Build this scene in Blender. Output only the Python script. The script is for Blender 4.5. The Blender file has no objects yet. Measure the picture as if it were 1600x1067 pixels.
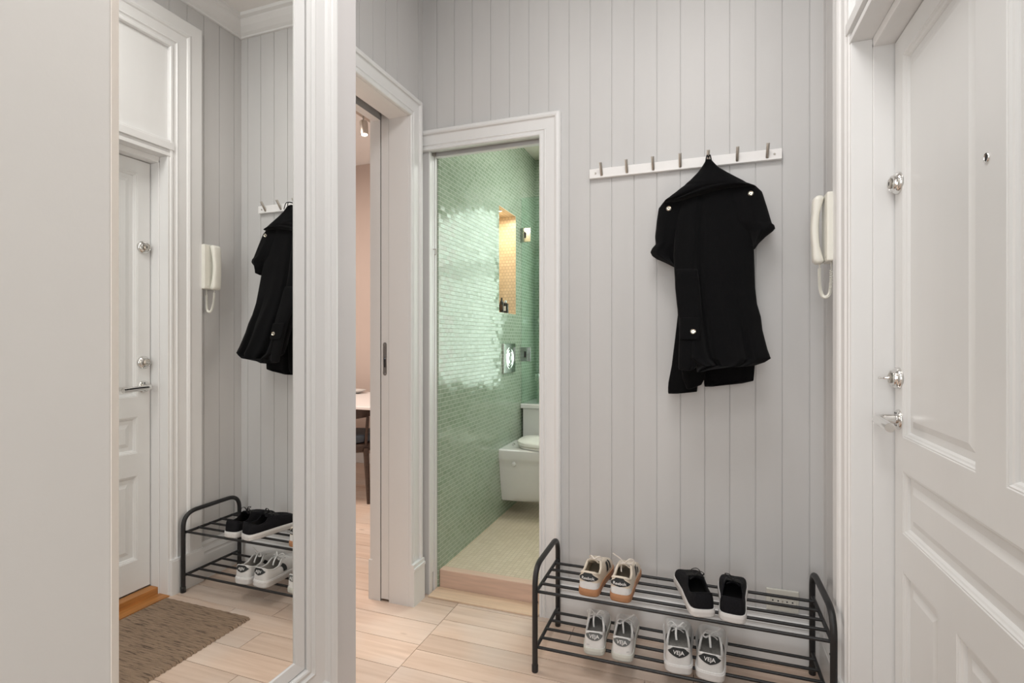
import bpy, bmesh, math, random
from mathutils import Vector, Matrix
random.seed(7)
PI = math.pi
scene = bpy.context.scene
COL = scene.collection

# ------------------------------------------------------------------ tables
CAM_H = 1.25
YB = 2.28      # back wall face
XR = 0.441     # right wall face
XL = -1.29     # left wall face with pocket door
XM = -1.0095   # mirror face
CEIL = 3.035

# ------------------------------------------------------------------ materials
def new_mat(name):
    m = bpy.data.materials.new(name); m.use_nodes = True
    nt = m.node_tree; b = nt.nodes['Principled BSDF']
    return m, nt, b

def simple(name, col, rough=.5, metal=0, noise=0, nscale=40, bump=0, bscale=60, spec=.5, sheen=0, coat=0, emit=None, estr=0, stretch=(1, 1, 1)):
    m, nt, b = new_mat(name)
    b.inputs['Base Color'].default_value = (*col, 1)
    b.inputs['Roughness'].default_value = rough
    b.inputs['Metallic'].default_value = metal
    b.inputs['Specular IOR Level'].default_value = spec
    b.inputs['Sheen Weight'].default_value = sheen
    b.inputs['Coat Weight'].default_value = coat
    if emit:
        b.inputs['Emission Color'].default_value = (*emit, 1); b.inputs['Emission Strength'].default_value = estr
    tc = nt.nodes.new('ShaderNodeTexCoord'); mp = nt.nodes.new('ShaderNodeMapping')
    mp.inputs['Scale'].default_value = stretch
    nt.links.new(tc.outputs['Object'], mp.inputs['Vector'])
    if noise:
        n = nt.nodes.new('ShaderNodeTexNoise'); n.inputs['Scale'].default_value = nscale; n.inputs['Detail'].default_value = 4
        nt.links.new(mp.outputs['Vector'], n.inputs['Vector'])
        r = nt.nodes.new('ShaderNodeMapRange')
        r.inputs['From Min'].default_value = .3; r.inputs['From Max'].default_value = .7
        r.inputs['To Min'].default_value = 1 - noise; r.inputs['To Max'].default_value = 1 + noise
        nt.links.new(n.outputs['Fac'], r.inputs['Value'])
        mx = nt.nodes.new('ShaderNodeMix'); mx.data_type = 'RGBA'; mx.blend_type = 'MULTIPLY'; mx.inputs['Factor'].default_value = 1
        mx.inputs['A'].default_value = (*col, 1)
        nt.links.new(r.outputs['Result'], mx.inputs['B'])
        nt.links.new(mx.outputs['Result'], b.inputs['Base Color'])
    if bump:
        n2 = nt.nodes.new('ShaderNodeTexNoise'); n2.inputs['Scale'].default_value = bscale; n2.inputs['Detail'].default_value = 5
        nt.links.new(mp.outputs['Vector'], n2.inputs['Vector'])
        bp = nt.nodes.new('ShaderNodeBump'); bp.inputs['Strength'].default_value = bump; bp.inputs['Distance'].default_value = .002
        nt.links.new(n2.outputs['Fac'], bp.inputs['Height']); nt.links.new(bp.outputs['Normal'], b.inputs['Normal'])
    return m

M = {}
M['wall'] = simple('board wall paint', (.595, .59, .585), .5, noise=.03, nscale=6, bump=.25, bscale=30, stretch=(1, 1, .15))
M['plaster'] = simple('smooth plaster', (.70, .68, .65), .6, noise=.015, nscale=3, bump=.1, bscale=90)
M['plaster2'] = simple('smooth grey plaster', (.66, .64, .64), .55, noise=.015, nscale=3, bump=.1, bscale=90)
M['trim'] = simple('white trim paint', (.795, .795, .79), .34, noise=.015, nscale=8, bump=.12, bscale=25, stretch=(1, 1, .2))
M['door'] = simple('white door paint', (.725, .732, .728), .33, noise=.015, nscale=5, bump=.12, bscale=25, stretch=(1, 1, .25))
M['bead'] = simple('corner strip edge light tint', (.86, .78, .71), .5, noise=.01)  # peach tint stands for the light this corner edge catches
M['ceil'] = simple('ceiling paint', (.82, .80, .78), .6, noise=.01, nscale=4)
M['dark'] = simple('dark gap', (.02, .02, .02), .8)
M['chrome'] = simple('chrome', (.72, .71, .69), .1, 1, noise=.02)
M['steel'] = simple('brushed steel', (.50, .47, .43), .32, 1, noise=.06, nscale=120)
M['hinge'] = simple('dim hinge metal', (.30, .34, .31), .22, 1, noise=.02)
M['black'] = simple('black powder coat', (.012, .012, .013), .42, bump=.15, bscale=300)
M['wool'] = simple('black wool', (.0045, .0045, .005), .95, noise=.3, nscale=400, bump=.6, bscale=500, spec=.08, sheen=.03)
M['railw'] = simple('white lacquered wood', (.86, .85, .84), .4, noise=.02, nscale=20)
M['plastic'] = simple('cream plastic', (.80, .79, .72), .35, noise=.01)
M['threshold'] = simple('oiled orange wood', (.42, .18, .05), .4, noise=.2, nscale=18, stretch=(4, .4, 4))
M['thr_pale'] = simple('pale pine threshold', (.66, .47, .37), .5, noise=.08, nscale=20, stretch=(.3, 4, 4))
M['plate'] = simple('pale pine plate', (.76, .58, .42), .45, noise=.08, nscale=20, stretch=(.3, 4, 4))
M['mirror'] = simple('mirror silver', (.90, .905, .885), .0, 1)
M['porcelain'] = simple('porcelain', (.72, .71, .69), .12, coat=.3, noise=.005)
M['seatw'] = simple('seat plastic', (.82, .80, .75), .25, noise=.005)
M['dining_wall'] = simple('warm wall', (.52, .42, .37), .7, noise=.02, nscale=3)
M['tablew'] = simple('white table top', (.85, .80, .78), .3, noise=.01)
M['dwood'] = simple('dark brown wood', (.06, .035, .025), .4, noise=.25, nscale=15, stretch=(1, 6, 6))
M['bluegrey'] = simple('blue grey shell', (.05, .065, .085), .45, noise=.02)
M['cream'] = simple('cream leather', (.74, .66, .55), .5, noise=.03, nscale=60, bump=.2, bscale=200)
M['whitel'] = simple('white leather', (.74, .74, .73), .45, noise=.03, nscale=60, bump=.2, bscale=200)
M['paleg'] = simple('pale grey leather', (.70, .70, .69), .5, noise=.03, nscale=60, bump=.2, bscale=200)
M['gum'] = simple('gum rubber', (.48, .24, .12), .5, noise=.05)
M['sole_w'] = simple('white rubber', (.74, .73, .72), .5, noise=.03)
M['sole_p'] = simple('pale rubber', (.60, .61, .56), .45, noise=.03)
M['tab_black'] = simple('black tab', (.018, .022, .024), .5, noise=.05)
M['tab_grey'] = simple('grey tab', (.13, .14, .14), .5, noise=.05)
M['suede'] = simple('black canvas', (.008, .008, .010), .9, noise=.3, nscale=200, bump=.5, bscale=400, spec=.2)
M['lining'] = simple('grey lining', (.55, .53, .50), .9, noise=.15, nscale=150)
M['lin_dark'] = simple('black lining', (.006, .006, .006), .9)
M['lin_cream'] = simple('sand lining', (.60, .53, .43), .9, noise=.1, nscale=150)
M['ink'] = simple('white print', (.85, .85, .84), .5)
M['ink_grey'] = simple('grey ink', (.35, .35, .36), .6)
M['lace_w'] = simple('white lace', (.78, .78, .77), .8, bump=.4, bscale=500)
M['lace_c'] = simple('cream lace', (.80, .73, .66), .8, bump=.4, bscale=500)
M['lace_b'] = simple('black lace', (.01, .01, .01), .8, bump=.4, bscale=500)
M['socketp'] = simple('socket plastic', (.70, .69, .63), .35, noise=.01)
M['bathceil'] = simple('bath ceiling', (.70, .68, .58), .6, noise=.01)
M['silver_button'] = simple('silver snap', (.80, .77, .68), .2, 1)
M['bulb'] = simple('lamp lens', (1, .95, .85), .4, emit=(1, .93, .82), estr=6)
M['niche_lamp'] = simple('niche lamp lens', (1, .95, .85), .4, emit=(1, .85, .6), estr=8)
M['bottle'] = simple('dark bottle', (.02, .018, .015), .2, noise=.1)
M['shine_pane'] = simple('added shine pane', (.85, .95, .9), .5, emit=(.97, 1.0, .92), estr=1.5)  # glowing pane of the added bathroom window, for the tile reflection

def glass_mat():
    m, nt, b = new_mat('clear green glass')
    b.inputs['Base Color'].default_value = (.80, .93, .88, 1); b.inputs['Roughness'].default_value = .02
    b.inputs['Transmission Weight'].default_value = 1; b.inputs['IOR'].default_value = 1.1
    return m
M['glass'] = glass_mat()

def tile_mat(name, c1, c2, mortar, ax, ay, w, h, rough=.12, msize=.0013, tilt=.075, offset=.5, wscale=1.0):
    """mosaic: ax, ay choose which object axes run along and across the rows"""
    m, nt, b = new_mat(name)
    L = nt.links.new
    tc = nt.nodes.new('ShaderNodeTexCoord'); sp = nt.nodes.new('ShaderNodeSeparateXYZ'); cb = nt.nodes.new('ShaderNodeCombineXYZ')
    L(tc.outputs['Object'], sp.inputs[0]); L(sp.outputs[ax], cb.inputs[0]); L(sp.outputs[ay], cb.inputs[1])
    br = nt.nodes.new('ShaderNodeTexBrick')
    br.offset = offset; br.inputs['Scale'].default_value = 1
    br.inputs['Brick Width'].default_value = w; br.inputs['Row Height'].default_value = h
    br.inputs['Mortar Size'].default_value = msize; br.inputs['Mortar Smooth'].default_value = .1
    br.inputs['Bias'].default_value = 0
    br.inputs['Color1'].default_value = (0, 0, 0, 1); br.inputs['Color2'].default_value = (1, 1, 1, 1); br.inputs['Mortar'].default_value = (.5, .5, .5, 1)
    L(cb.outputs[0], br.inputs['Vector'])
    mx = nt.nodes.new('ShaderNodeMix'); mx.data_type = 'RGBA'
    mx.inputs['A'].default_value = (*c1, 1); mx.inputs['B'].default_value = (*c2, 1)
    L(br.outputs['Color'], mx.inputs['Factor'])
    m2 = nt.nodes.new('ShaderNodeMix'); m2.data_type = 'RGBA'; m2.inputs['B'].default_value = (*mortar, 1)
    L(br.outputs['Fac'], m2.inputs['Factor']); L(mx.outputs['Result'], m2.inputs['A'])
    L(m2.outputs['Result'], b.inputs['Base Color'])
    rr = nt.nodes.new('ShaderNodeMapRange'); rr.inputs['To Min'].default_value = rough; rr.inputs['To Max'].default_value = .7
    L(br.outputs['Fac'], rr.inputs['Value']); L(rr.outputs['Result'], b.inputs['Roughness'])
    # every tile sits at a slightly different angle
    sc = nt.nodes.new('ShaderNodeVectorMath'); sc.operation = 'DIVIDE'; sc.inputs[1].default_value = (w, h, 1)
    L(cb.outputs[0], sc.inputs[0])
    no = nt.nodes.new('ShaderNodeTexWhiteNoise'); no.noise_dimensions = '1D'
    k1 = nt.nodes.new('ShaderNodeMath'); k1.operation = 'MULTIPLY'; k1.inputs[1].default_value = 917.0
    L(br.outputs['Color'], k1.inputs[0]); L(k1.outputs[0], no.inputs['W'])
    geo = nt.nodes.new('ShaderNodeNewGeometry')
    sub = nt.nodes.new('ShaderNodeVectorMath'); sub.operation = 'SUBTRACT'; sub.inputs[1].default_value = (.5, .5, .5)
    L(no.outputs['Color'], sub.inputs[0])
    ml = nt.nodes.new('ShaderNodeVectorMath'); ml.operation = 'SCALE'; ml.inputs['Scale'].default_value = tilt
    L(sub.outputs[0], ml.inputs[0])
    ad = nt.nodes.new('ShaderNodeVectorMath'); ad.operation = 'ADD'
    L(geo.outputs['Normal'], ad.inputs[0]); L(ml.outputs[0], ad.inputs[1])
    nm = nt.nodes.new('ShaderNodeVectorMath'); nm.operation = 'NORMALIZE'; L(ad.outputs[0], nm.inputs[0])
    bp = nt.nodes.new('ShaderNodeBump'); bp.inputs['Strength'].default_value = .5; bp.inputs['Distance'].default_value = .001; bp.invert = True
    L(br.outputs['Fac'], bp.inputs['Height']); L(nm.outputs[0], bp.inputs['Normal'])
    L(bp.outputs['Normal'], b.inputs['Normal'])
    return m
GA, GB, GM = (.27, .345, .25), (.33, .405, .31), (.54, .58, .50)
M['tile_side'] = tile_mat('green glass mosaic side', GA, GB, GM, 'Y', 'Z', .047, .0222)
M['tile_back'] = tile_mat('green glass mosaic back', GA, GB, GM, 'X', 'Z', .047, .0222)
M['tile_sand'] = tile_mat('sand mosaic', (.66, .54, .38), (.74, .62, .45), (.42, .33, .22), 'X', 'Z', .024, .0222, rough=.3, tilt=.06)
M['tile_floor'] = tile_mat('beige floor mosaic', (.60, .51, .38), (.66, .57, .44), (.50, .42, .32), 'Y', 'X', .024, .024, rough=.5, tilt=.03, offset=0)

def wood_floor():
    m, nt, b = new_mat('whitewashed pine'); L = nt.links.new
    at = nt.nodes.new('ShaderNodeAttribute'); at.attribute_name = 'plank'
    tc = nt.nodes.new('ShaderNodeTexCoord')
    sc = nt.nodes.new('ShaderNodeVectorMath'); sc.operation = 'MULTIPLY_ADD'
    sc.inputs[1].default_value = (1, 1, 1)
    mul = nt.nodes.new('ShaderNodeVectorMath'); mul.operation = 'SCALE'; mul.inputs['Scale'].default_value = 13
    L(at.outputs['Color'], mul.inputs[0])
    L(tc.outputs['Object'], sc.inputs[0]); L(mul.outputs[0], sc.inputs[2])
    mp = nt.nodes.new('ShaderNodeMapping'); mp.inputs['Scale'].default_value = (1.2, 22, 1)
    L(sc.outputs[0], mp.inputs['Vector'])
    g = nt.nodes.new('ShaderNodeTexNoise'); g.inputs['Scale'].default_value = 1.6; g.inputs['Detail'].default_value = 5; g.inputs['Distortion'].default_value = .6
    L(mp.outputs[0], g.inputs['Vector'])
    cr = nt.nodes.new('ShaderNodeValToRGB')
    e = cr.color_ramp.elements
    e[0].position = .25; e[0].color = (.60, .44, .34, 1); e[1].position = .75; e[1].color = (.78, .62, .51, 1)
    L(g.outputs['Fac'], cr.inputs['Fac'])
    # broad worn patches
    wn = nt.nodes.new('ShaderNodeTexNoise'); wn.inputs['Scale'].default_value = 2.5; wn.inputs['Detail'].default_value = 3
    L(sc.outputs[0], wn.inputs['Vector'])
    m1 = nt.nodes.new('ShaderNodeMix'); m1.data_type = 'RGBA'; m1.inputs['B'].default_value = (.70, .63, .57, 1)
    r1 = nt.nodes.new('ShaderNodeMapRange'); r1.inputs['From Min'].default_value = .45; r1.inputs['From Max'].default_value = .7; r1.inputs['To Max'].default_value = .6
    L(wn.outputs['Fac'], r1.inputs['Value']); L(r1.outputs['Result'], m1.inputs['Factor']); L(cr.outputs['Color'], m1.inputs['A'])
    # knots
    kp = nt.nodes.new('ShaderNodeMapping'); kp.inputs['Scale'].default_value = (3.2, 9, 1); L(sc.outputs[0], kp.inputs['Vector'])
    v = nt.nodes.new('ShaderNodeTexVoronoi'); v.inputs['Scale'].default_value = 1.0; L(kp.outputs[0], v.inputs['Vector'])
    r2 = nt.nodes.new('ShaderNodeMapRange'); r2.inputs['From Min'].default_value = .02; r2.inputs['From Max'].default_value = .10; r2.inputs['To Min'].default_value = .85; r2.inputs['To Max'].default_value = 0
    L(v.outputs['Distance'], r2.inputs['Value'])
    m2 = nt.nodes.new('ShaderNodeMix'); m2.data_type = 'RGBA'; m2.inputs['B'].default_value = (.36, .24, .17, 1)
    L(r2.outputs['Result'], m2.inputs['Factor']); L(m1.outputs['Result'], m2.inputs['A'])
    # tint per plank
    m3 = nt.nodes.new('ShaderNodeMix'); m3.data_type = 'RGBA'; m3.blend_type = 'MULTIPLY'; m3.inputs['Factor'].default_value = 1
    r3 = nt.nodes.new('ShaderNodeMapRange'); r3.inputs['To Min'].default_value = .90; r3.inputs['To Max'].default_value = 1.06
    s3 = nt.nodes.new('ShaderNodeSeparateColor'); L(at.outputs['Color'], s3.inputs[0]); L(s3.outputs[0], r3.inputs['Value'])
    L(m2.outputs['Result'], m3.inputs['A']); L(r3.outputs['Result'], m3.inputs['B'])
    L(m3.outputs['Result'], b.inputs['Base Color'])
    b.inputs['Roughness'].default_value = .42
    bp = nt.nodes.new('ShaderNodeBump'); bp.inputs['Strength'].default_value = .15; bp.inputs['Distance'].default_value = .001
    L(g.outputs['Fac'], bp.inputs['Height']); L(bp.outputs['Normal'], b.inputs['Normal'])
    return m
M['floor'] = wood_floor()

def mat_rug():
    m, nt, b = new_mat('woven jute'); L = nt.links.new
    tc = nt.nodes.new('ShaderNodeTexCoord')
    mp = nt.nodes.new('ShaderNodeMapping'); mp.inputs['Scale'].default_value = (7, 150, 1); L(tc.outputs['Object'], mp.inputs['Vector'])
    n = nt.nodes.new('ShaderNodeTexNoise'); n.inputs['Scale'].default_value = 1.5; n.inputs['Detail'].default_value = 4; L(mp.outputs[0], n.inputs['Vector'])
    cr = nt.nodes.new('ShaderNodeValToRGB'); e = cr.color_ramp.elements
    e[0].position = .36; e[0].color = (.09, .062, .042, 1); e[1].position = .45; e[1].color = (.25, .175, .12, 1)
    x = e.new(.8); x.color = (.33, .24, .17, 1)
    L(n.outputs['Fac'], cr.inputs['Fac']); L(cr.outputs[0], b.inputs['Base Color'])
    b.inputs['Roughness'].default_value = .95
    n2 = nt.nodes.new('ShaderNodeTexNoise'); n2.inputs['Scale'].default_value = 260; L(tc.outputs['Object'], n2.inputs['Vector'])
    bp = nt.nodes.new('ShaderNodeBump'); bp.inputs['Strength'].default_value = .8; bp.inputs['Distance'].default_value = .003
    L(n2.outputs['Fac'], bp.inputs['Height']); L(bp.outputs['Normal'], b.inputs['Normal'])
    return m
M['rug'] = mat_rug()

# ------------------------------------------------------------------ object helpers
def link(o, parent=None):
    COL.objects.link(o)
    if parent: o.parent = parent
    return o

def obj(name, bm, mat, parent=None, smooth=False, bevel=0, seg=2, angle=40):
    me = bpy.data.meshes.new(name)
    bmesh.ops.recalc_face_normals(bm, faces=bm.faces)
    bm.to_mesh(me); bm.free()
    if mat: me.materials.append(M[mat])
    if smooth:
        me.polygons.foreach_set('use_smooth', [True] * len(me.polygons))
        try: me.set_sharp_from_angle(angle=math.radians(angle))
        except Exception: pass
    o = bpy.data.objects.new(name, me); link(o, parent)
    if bevel:
        md = o.modifiers.new('bevel', 'BEVEL'); md.width = bevel; md.segments = seg; md.limit_method = 'ANGLE'; md.angle_limit = math.radians(40)
    return o

def empty(name, label, cat, loc=(0, 0, 0), group=None):
    o = bpy.data.objects.new(name, None); COL.objects.link(o); o.location = loc
    o.empty_display_size = .05
    o['label'] = label; o['category'] = cat
    if group: o['group'] = group
    return o

def tag(o, label, cat, group=None):
    o['label'] = label; o['category'] = cat
    if group: o['group'] = group
    return o

def struct(o, label=None, cat=None):
    o['kind'] = 'structure'
    if label: o['label'] = label
    if cat: o['category'] = cat
    return o

def box(bm, x0, x1, y0, y1, z0, z1):
    if x0 > x1: x0, x1 = x1, x0
    if y0 > y1: y0, y1 = y1, y0
    if z0 > z1: z0, z1 = z1, z0
    v = [bm.verts.new(p) for p in ((x0, y0, z0), (x1, y0, z0), (x1, y1, z0), (x0, y1, z0), (x0, y0, z1), (x1, y0, z1), (x1, y1, z1), (x0, y1, z1))]
    for f in ((0, 3, 2, 1), (4, 5, 6, 7), (0, 1, 5, 4), (1, 2, 6, 5), (2, 3, 7, 6), (3, 0, 4, 7)):
        bm.faces.new([v[i] for i in f])
    return v

def boxes(*bs):
    bm = bmesh.new()
    for b in bs: box(bm, *b)
    return bm

def tube(bm, pts, r, n=10, cap=True, closed=False, flat=None):
    """sweep a circle (or an ellipse r x flat) along pts"""
    pts = [Vector(p) for p in pts]; N = len(pts); rings = []
    prev = None
    for i, p in enumerate(pts):
        if closed: t = pts[(i + 1) % N] - pts[i - 1]
        elif i == 0: t = pts[1] - p
        elif i == N - 1: t = p - pts[i - 1]
        else: t = (pts[i + 1] - p).normalized() + (p - pts[i - 1]).normalized()
        if t.length < 1e-9: t = Vector((0, 0, 1))
        t.normalize()
        if prev is None:
            a = Vector((0, 0, 1)) if abs(t.z) < .9 else Vector((1, 0, 0))
            u = t.cross(a).normalized()
        else:
            u = prev - t * prev.dot(t)
            u = u.normalized() if u.length > 1e-6 else t.orthogonal().normalized()
        prev = u; w = t.cross(u)
        rr = r[i] if isinstance(r, (list, tuple)) else r
        r2 = rr if flat is None else flat
        rings.append([bm.verts.new(p + u * math.cos(2 * PI * k / n) * rr + w * math.sin(2 * PI * k / n) * r2) for k in range(n)])
    for i in range(N if closed else N - 1):
        a, b = rings[i], rings[(i + 1) % N]
        for k in range(n): bm.faces.new((a[k], a[(k + 1) % n], b[(k + 1) % n], b[k]))
    if cap and not closed:
        bm.faces.new(rings[0][::-1]); bm.faces.new(rings[-1])

def lathe(bm, prof, origin, axis, n=32):
    """prof: list of (radius, distance along axis)"""
    axis = Vector(axis).normalized(); u = axis.orthogonal().normalized(); w = axis.cross(u); o = Vector(origin)
    rings = []
    for r, d in prof:
        if r < 1e-6: rings.append([bm.verts.new(o + axis * d)])
        else: rings.append([bm.verts.new(o + axis * d + u * math.cos(2 * PI * k / n) * r + w * math.sin(2 * PI * k / n) * r) for k in range(n)])
    for a, b in zip(rings, rings[1:]):
        for k in range(n):
            k2 = (k + 1) % n
            if len(a) == 1 and len(b) == 1: continue
            if len(a) == 1: bm.faces.new((a[0], b[k2], b[k]))
            elif len(b) == 1: bm.faces.new((a[k], a[k2], b[0]))
            else: bm.faces.new((a[k], a[k2], b[k2], b[k]))

def fillet(pts, r, n=6):
    pts = [Vector(p) for p in pts]; out = [pts[0]]
    for a, b, c in zip(pts, pts[1:], pts[2:]):
        d1 = (a - b); d2 = (c - b); rr = min(r, d1.length * .49, d2.length * .49)
        p1 = b + d1.normalized() * rr; p2 = b + d2.normalized() * rr
        for i in range(n + 1):
            t = i / n
            out.append(p1 * (1 - t) ** 2 + b * 2 * t * (1 - t) + p2 * t * t)
    out.append(pts[-1]); return out

def smooth_pts(ctrl, n=8):
    c = [Vector(p) for p in ctrl]; c = [c[0]] + c + [c[-1]]; out = []
    for i in range(1, len(c) - 2):
        for k in range(n):
            t = k / n; p0, p1, p2, p3 = c[i - 1], c[i], c[i + 1], c[i + 2]
            out.append(.5 * ((2 * p1) + (p2 - p0) * t + (2 * p0 - 5 * p1 + 4 * p2 - p3) * t * t + (3 * p1 - p0 - 3 * p2 + p3) * t ** 3))
    out.append(c[-2]); return out

# ------------------------------------------------------------------ board wall
def board_prof(u0, u1, grooves, gw=.0042, gd=.0032, bead=False):
    """front outline of a tongue and groove wall: (u, depth into wall)"""
    pts = [(u0, 0)]
    for g in sorted(grooves):
        if u0 + gw < g < u1 - gw:
            pts += [(g - gw / 2, 0), (g - gw / 4, gd), (g + gw / 4, gd), (g + gw / 2, 0)]
            if bead: pts += [(g + gw / 2 + .0035, -.0008), (g + gw / 2 + .007, 0)]
    pts.append((u1, 0)); return pts

def board_piece(bm, prof, z0, z1, P):
    """P(u, d, z) -> world ; only the front skin"""
    a = [bm.verts.new(P(u, d, z0)) for u, d in prof]; b = [bm.verts.new(P(u, d, z1)) for u, d in prof]
    for i in range(len(prof) - 1): bm.faces.new((a[i], a[i + 1], b[i + 1], b[i]))

def board_solid(bm, u0, u1, z0, z1, grooves, T, P):
    prof = board_prof(u0, u1, grooves) + [(u1, T), (u0, T)]
    a = [bm.verts.new(P(u, d, z0)) for u, d in prof]; b = [bm.verts.new(P(u, d, z1)) for u, d in prof]
    n = len(prof)
    for i in range(n): bm.faces.new((a[i], a[(i + 1) % n], b[(i + 1) % n], b[i]))
    bm.faces.new(a[::-1]); bm.faces.new(b)

# ------------------------------------------------------------------ swept casings and frames
def sweep(bm, lines, closed=False, close_prof=True):
    """lines[k] = polyline of profile point k ; joins them into a skin"""
    V = [[bm.verts.new(p) for p in l] for l in lines]; m = len(V[0])
    K = len(V)
    for k in range(K if close_prof else K - 1):
        a, b = V[k], V[(k + 1) % K]
        for i in range(m if closed else m - 1):
            j = (i + 1) % m
            bm.faces.new((a[i], a[j], b[j], b[i]))
    if not closed:
        bm.faces.new([V[k][0] for k in range(K)]); bm.faces.new([V[k][-1] for k in range(K)][::-1])

CASING = [(0, 0), (0, .013), (.003, .017), (.009, .018), (.013, .014), (.016, .012), (.022, .013), (.026, .017), (.031, .013), (.070, .015), (.074, .017), (.077, .024), (.084, .027), (.094, .025), (.1, .018), (.1, 0)]

# ================================================================== SETTING
def setting():
    # ---- floor: planks with their own gaps
    bm = bmesh.new(); lay = bm.loops.layers.color.new('plank')
    JX = -1.083
    def plank(x0, x1, y0, y1):
        g = .0012
        v = box(bm, x0 + g, x1 - g, y0 + g, y1 - g, -.02, 0)
        c = (random.random(), random.random(), random.random(), 1)
        for f in {f for q in v for f in q.link_faces}:
            for l in f.loops: l[lay] = c
    y = 2.05 + .16 * 16
    while y > -2.6:
        x0 = -5.2; k = 0
        cuts = sorted([random.uniform(-4.6, -3.4), random.uniform(-3.2, -2.2)])
        xs = [x0] + cuts + [JX]
        for a, b in zip(xs, xs[1:]): plank(a, b, y - .16, y)
        y -= .16
    ys = [2.38, 2.232, 2.10, 1.975, 1.86, 1.745, 1.62, 1.49]
    while ys[-1] > -2.6: ys.append(ys[-1] - .125)
    for a, b in zip(ys, ys[1:]):
        cut = random.uniform(-.6, .1)
        plank(JX, cut, b, a); plank(cut, .62, b, a)
    f = obj('floor', bm, 'floor'); struct(f)
    sub = obj('subfloor', boxes((-5.3, .7, -2.7, 4.7, -.05, -.0205)), 'dark', f)
    # ---- back wall
    GB_ = [-1.212 + .0944 * k for k in range(-2, 19)]
    def PB(u, d, z): return (u, YB + d, z)
    bm = bmesh.new()
    board_solid(bm, XL, -1.257, 0, CEIL, GB_, .07, PB)
    board_solid(bm, -1.257, -.687, 2.173, CEIL, GB_, .012, PB)
    box(bm, -1.257, -.687, YB + .012, YB + .024, 2.175, CEIL)
    box(bm, -1.257, -.687, YB + .024, YB + .045, 2.24, CEIL)
    box(bm, -1.257, -.687, YB + .045, YB + .07, 2.163, CEIL)
    board_solid(bm, -.687, .70, 0, CEIL, GB_, .07, PB)
    struct(obj('wall_back', bm, 'wall'))
    # ---- right wall
    GR = [YB - .048 - .0955 * k for k in range(0, 60)]
    def PR(u, d, z): return (XR + d, u, z)
    bm = bmesh.new()
    board_solid(bm, 1.86, YB, 0, CEIL, GR, .18, PR)
    board_solid(bm, .715, 1.86, 2.70, CEIL, GR, .18, PR)
    board_solid(bm, -2.5, .715, 0, CEIL, GR, .18, PR)
    struct(obj('wall_right', bm, 'wall'))
    # ---- left wall with pocket door opening
    GL = [YB - .045 - .093 * k for k in range(0, 12)]
    def PL(u, d, z): return (XL - d, u, z)
    bm = bmesh.new()
    board_solid(bm, 2.146, YB, 0, CEIL, GL, .104, PL)
    box(bm, -1.487, -1.444, 2.146, 2.40, 0, CEIL)
    board_solid(bm, 1.20, 2.146, 2.303, CEIL, GL, .104, PL)
    box(bm, -1.487, -1.444, 1.20, 2.146, 2.303, CEIL)
    box(bm, -1.444, -1.394, 1.20, 2.40, 2.46, CEIL)
    box(bm, -1.487, -1.29, -2.5, 1.20, 0, CEIL)
    struct(obj('wall_left', bm, 'wall'))
    # ---- block that carries the mirror
    struct(obj('wall_mirror', boxes((XL, XM - .006, .46, 1.378, 0, CEIL)), 'plaster2', bevel=.004))
    struct(obj('wall_near', boxes((XL, -.70, -2.5, .4735, 0, CEIL)), 'plaster', bevel=.024, seg=1))
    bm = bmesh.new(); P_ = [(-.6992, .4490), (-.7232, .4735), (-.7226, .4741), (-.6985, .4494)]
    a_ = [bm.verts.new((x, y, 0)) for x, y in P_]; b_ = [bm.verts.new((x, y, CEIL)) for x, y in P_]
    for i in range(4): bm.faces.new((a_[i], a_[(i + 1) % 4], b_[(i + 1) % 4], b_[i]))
    struct(obj('trim_litcorner', bm, 'bead'))  # thin strip added over the chamfer, its brighter lit look put into the colour
    struct(obj('wall_behind', boxes((-.8, .7, -2.6, -2.5, 0, CEIL)), 'plaster'))
    struct(obj('ceiling', boxes((-5.3, .7, -2.6, 4.7, CEIL, CEIL + .06)), 'ceil'))
    # ---- cornice
    prof = [(0, 0), (.012, 0), (.014, .008), (.03, .016), (.055, .035), (.072, .055), (.075, .062), (.095, .066), (.10, .08), (0, .08)]
    bm = bmesh.new(); lines = []
    for a, b in prof:
        z = 2.955 + b
        lines.append([(XL + a, 1.378, z), (XL + a, YB - a, z), (XR - a, YB - a, z), (XR - a, -2.5, z)])
    sweep(bm, lines)
    struct(obj('trim_cornice', bm, 'trim'))
    # ---- baseboards
    bp = [(0, 0), (.020, 0), (.020, .125), (.017, .130), (.017, .138), (.020, .144), (.016, .156), (.010, .163), (.010, .172), (.012, .178), (.008, .188), (.004, .192), (0, .192)]
    bm = bmesh.new(); lines = []
    for a, b in bp: lines.append([(-.586, YB - a, b), (XR - a, YB - a, b), (XR - a, 2.015, b)])
    sweep(bm, lines)
    struct(obj('baseboard_back', bm, 'trim'))
    # ---- casing round bathroom opening: head and right leg
    bm = bmesh.new(); lines = []
    for a, b in CASING:
        lines.append([(XL + .002, YB - b, 2.173 + a), (-.687 + a, YB - b, 2.173 + a), (-.687 + a, YB - b, 0)])
    sweep(bm, lines)
    struct(obj('trim_bathroom', bm, 'trim'))
    # bathroom opening lining
    bm = boxes((-1.2575, -1.251, YB, YB + .024, 0, 2.173), (-1.2575, -1.247, YB + .046, YB + .0705, 0, 2.165),
               (-1.2575, -.684, YB + .0455, YB + .0705, 2.160, 2.175), (-.690, -.684, YB + .002, YB + .070, 0, 2.17))
    struct(obj('trim_jamb', bm, 'trim'))
    # ---- casing round the pocket door
    bm = bmesh.new(); lines = []
    for a, b in CASING:
        x = XL + b * .9
        y0, y1, zt = 1.42, 2.146, 2.303
        lines.append([(x, y0 - a * .5, 0), (x, y0 - a * .5, zt + a), (x, y1 + a, zt + a), (x, y1 + a, .19)])
    sweep(bm, lines)
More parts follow.
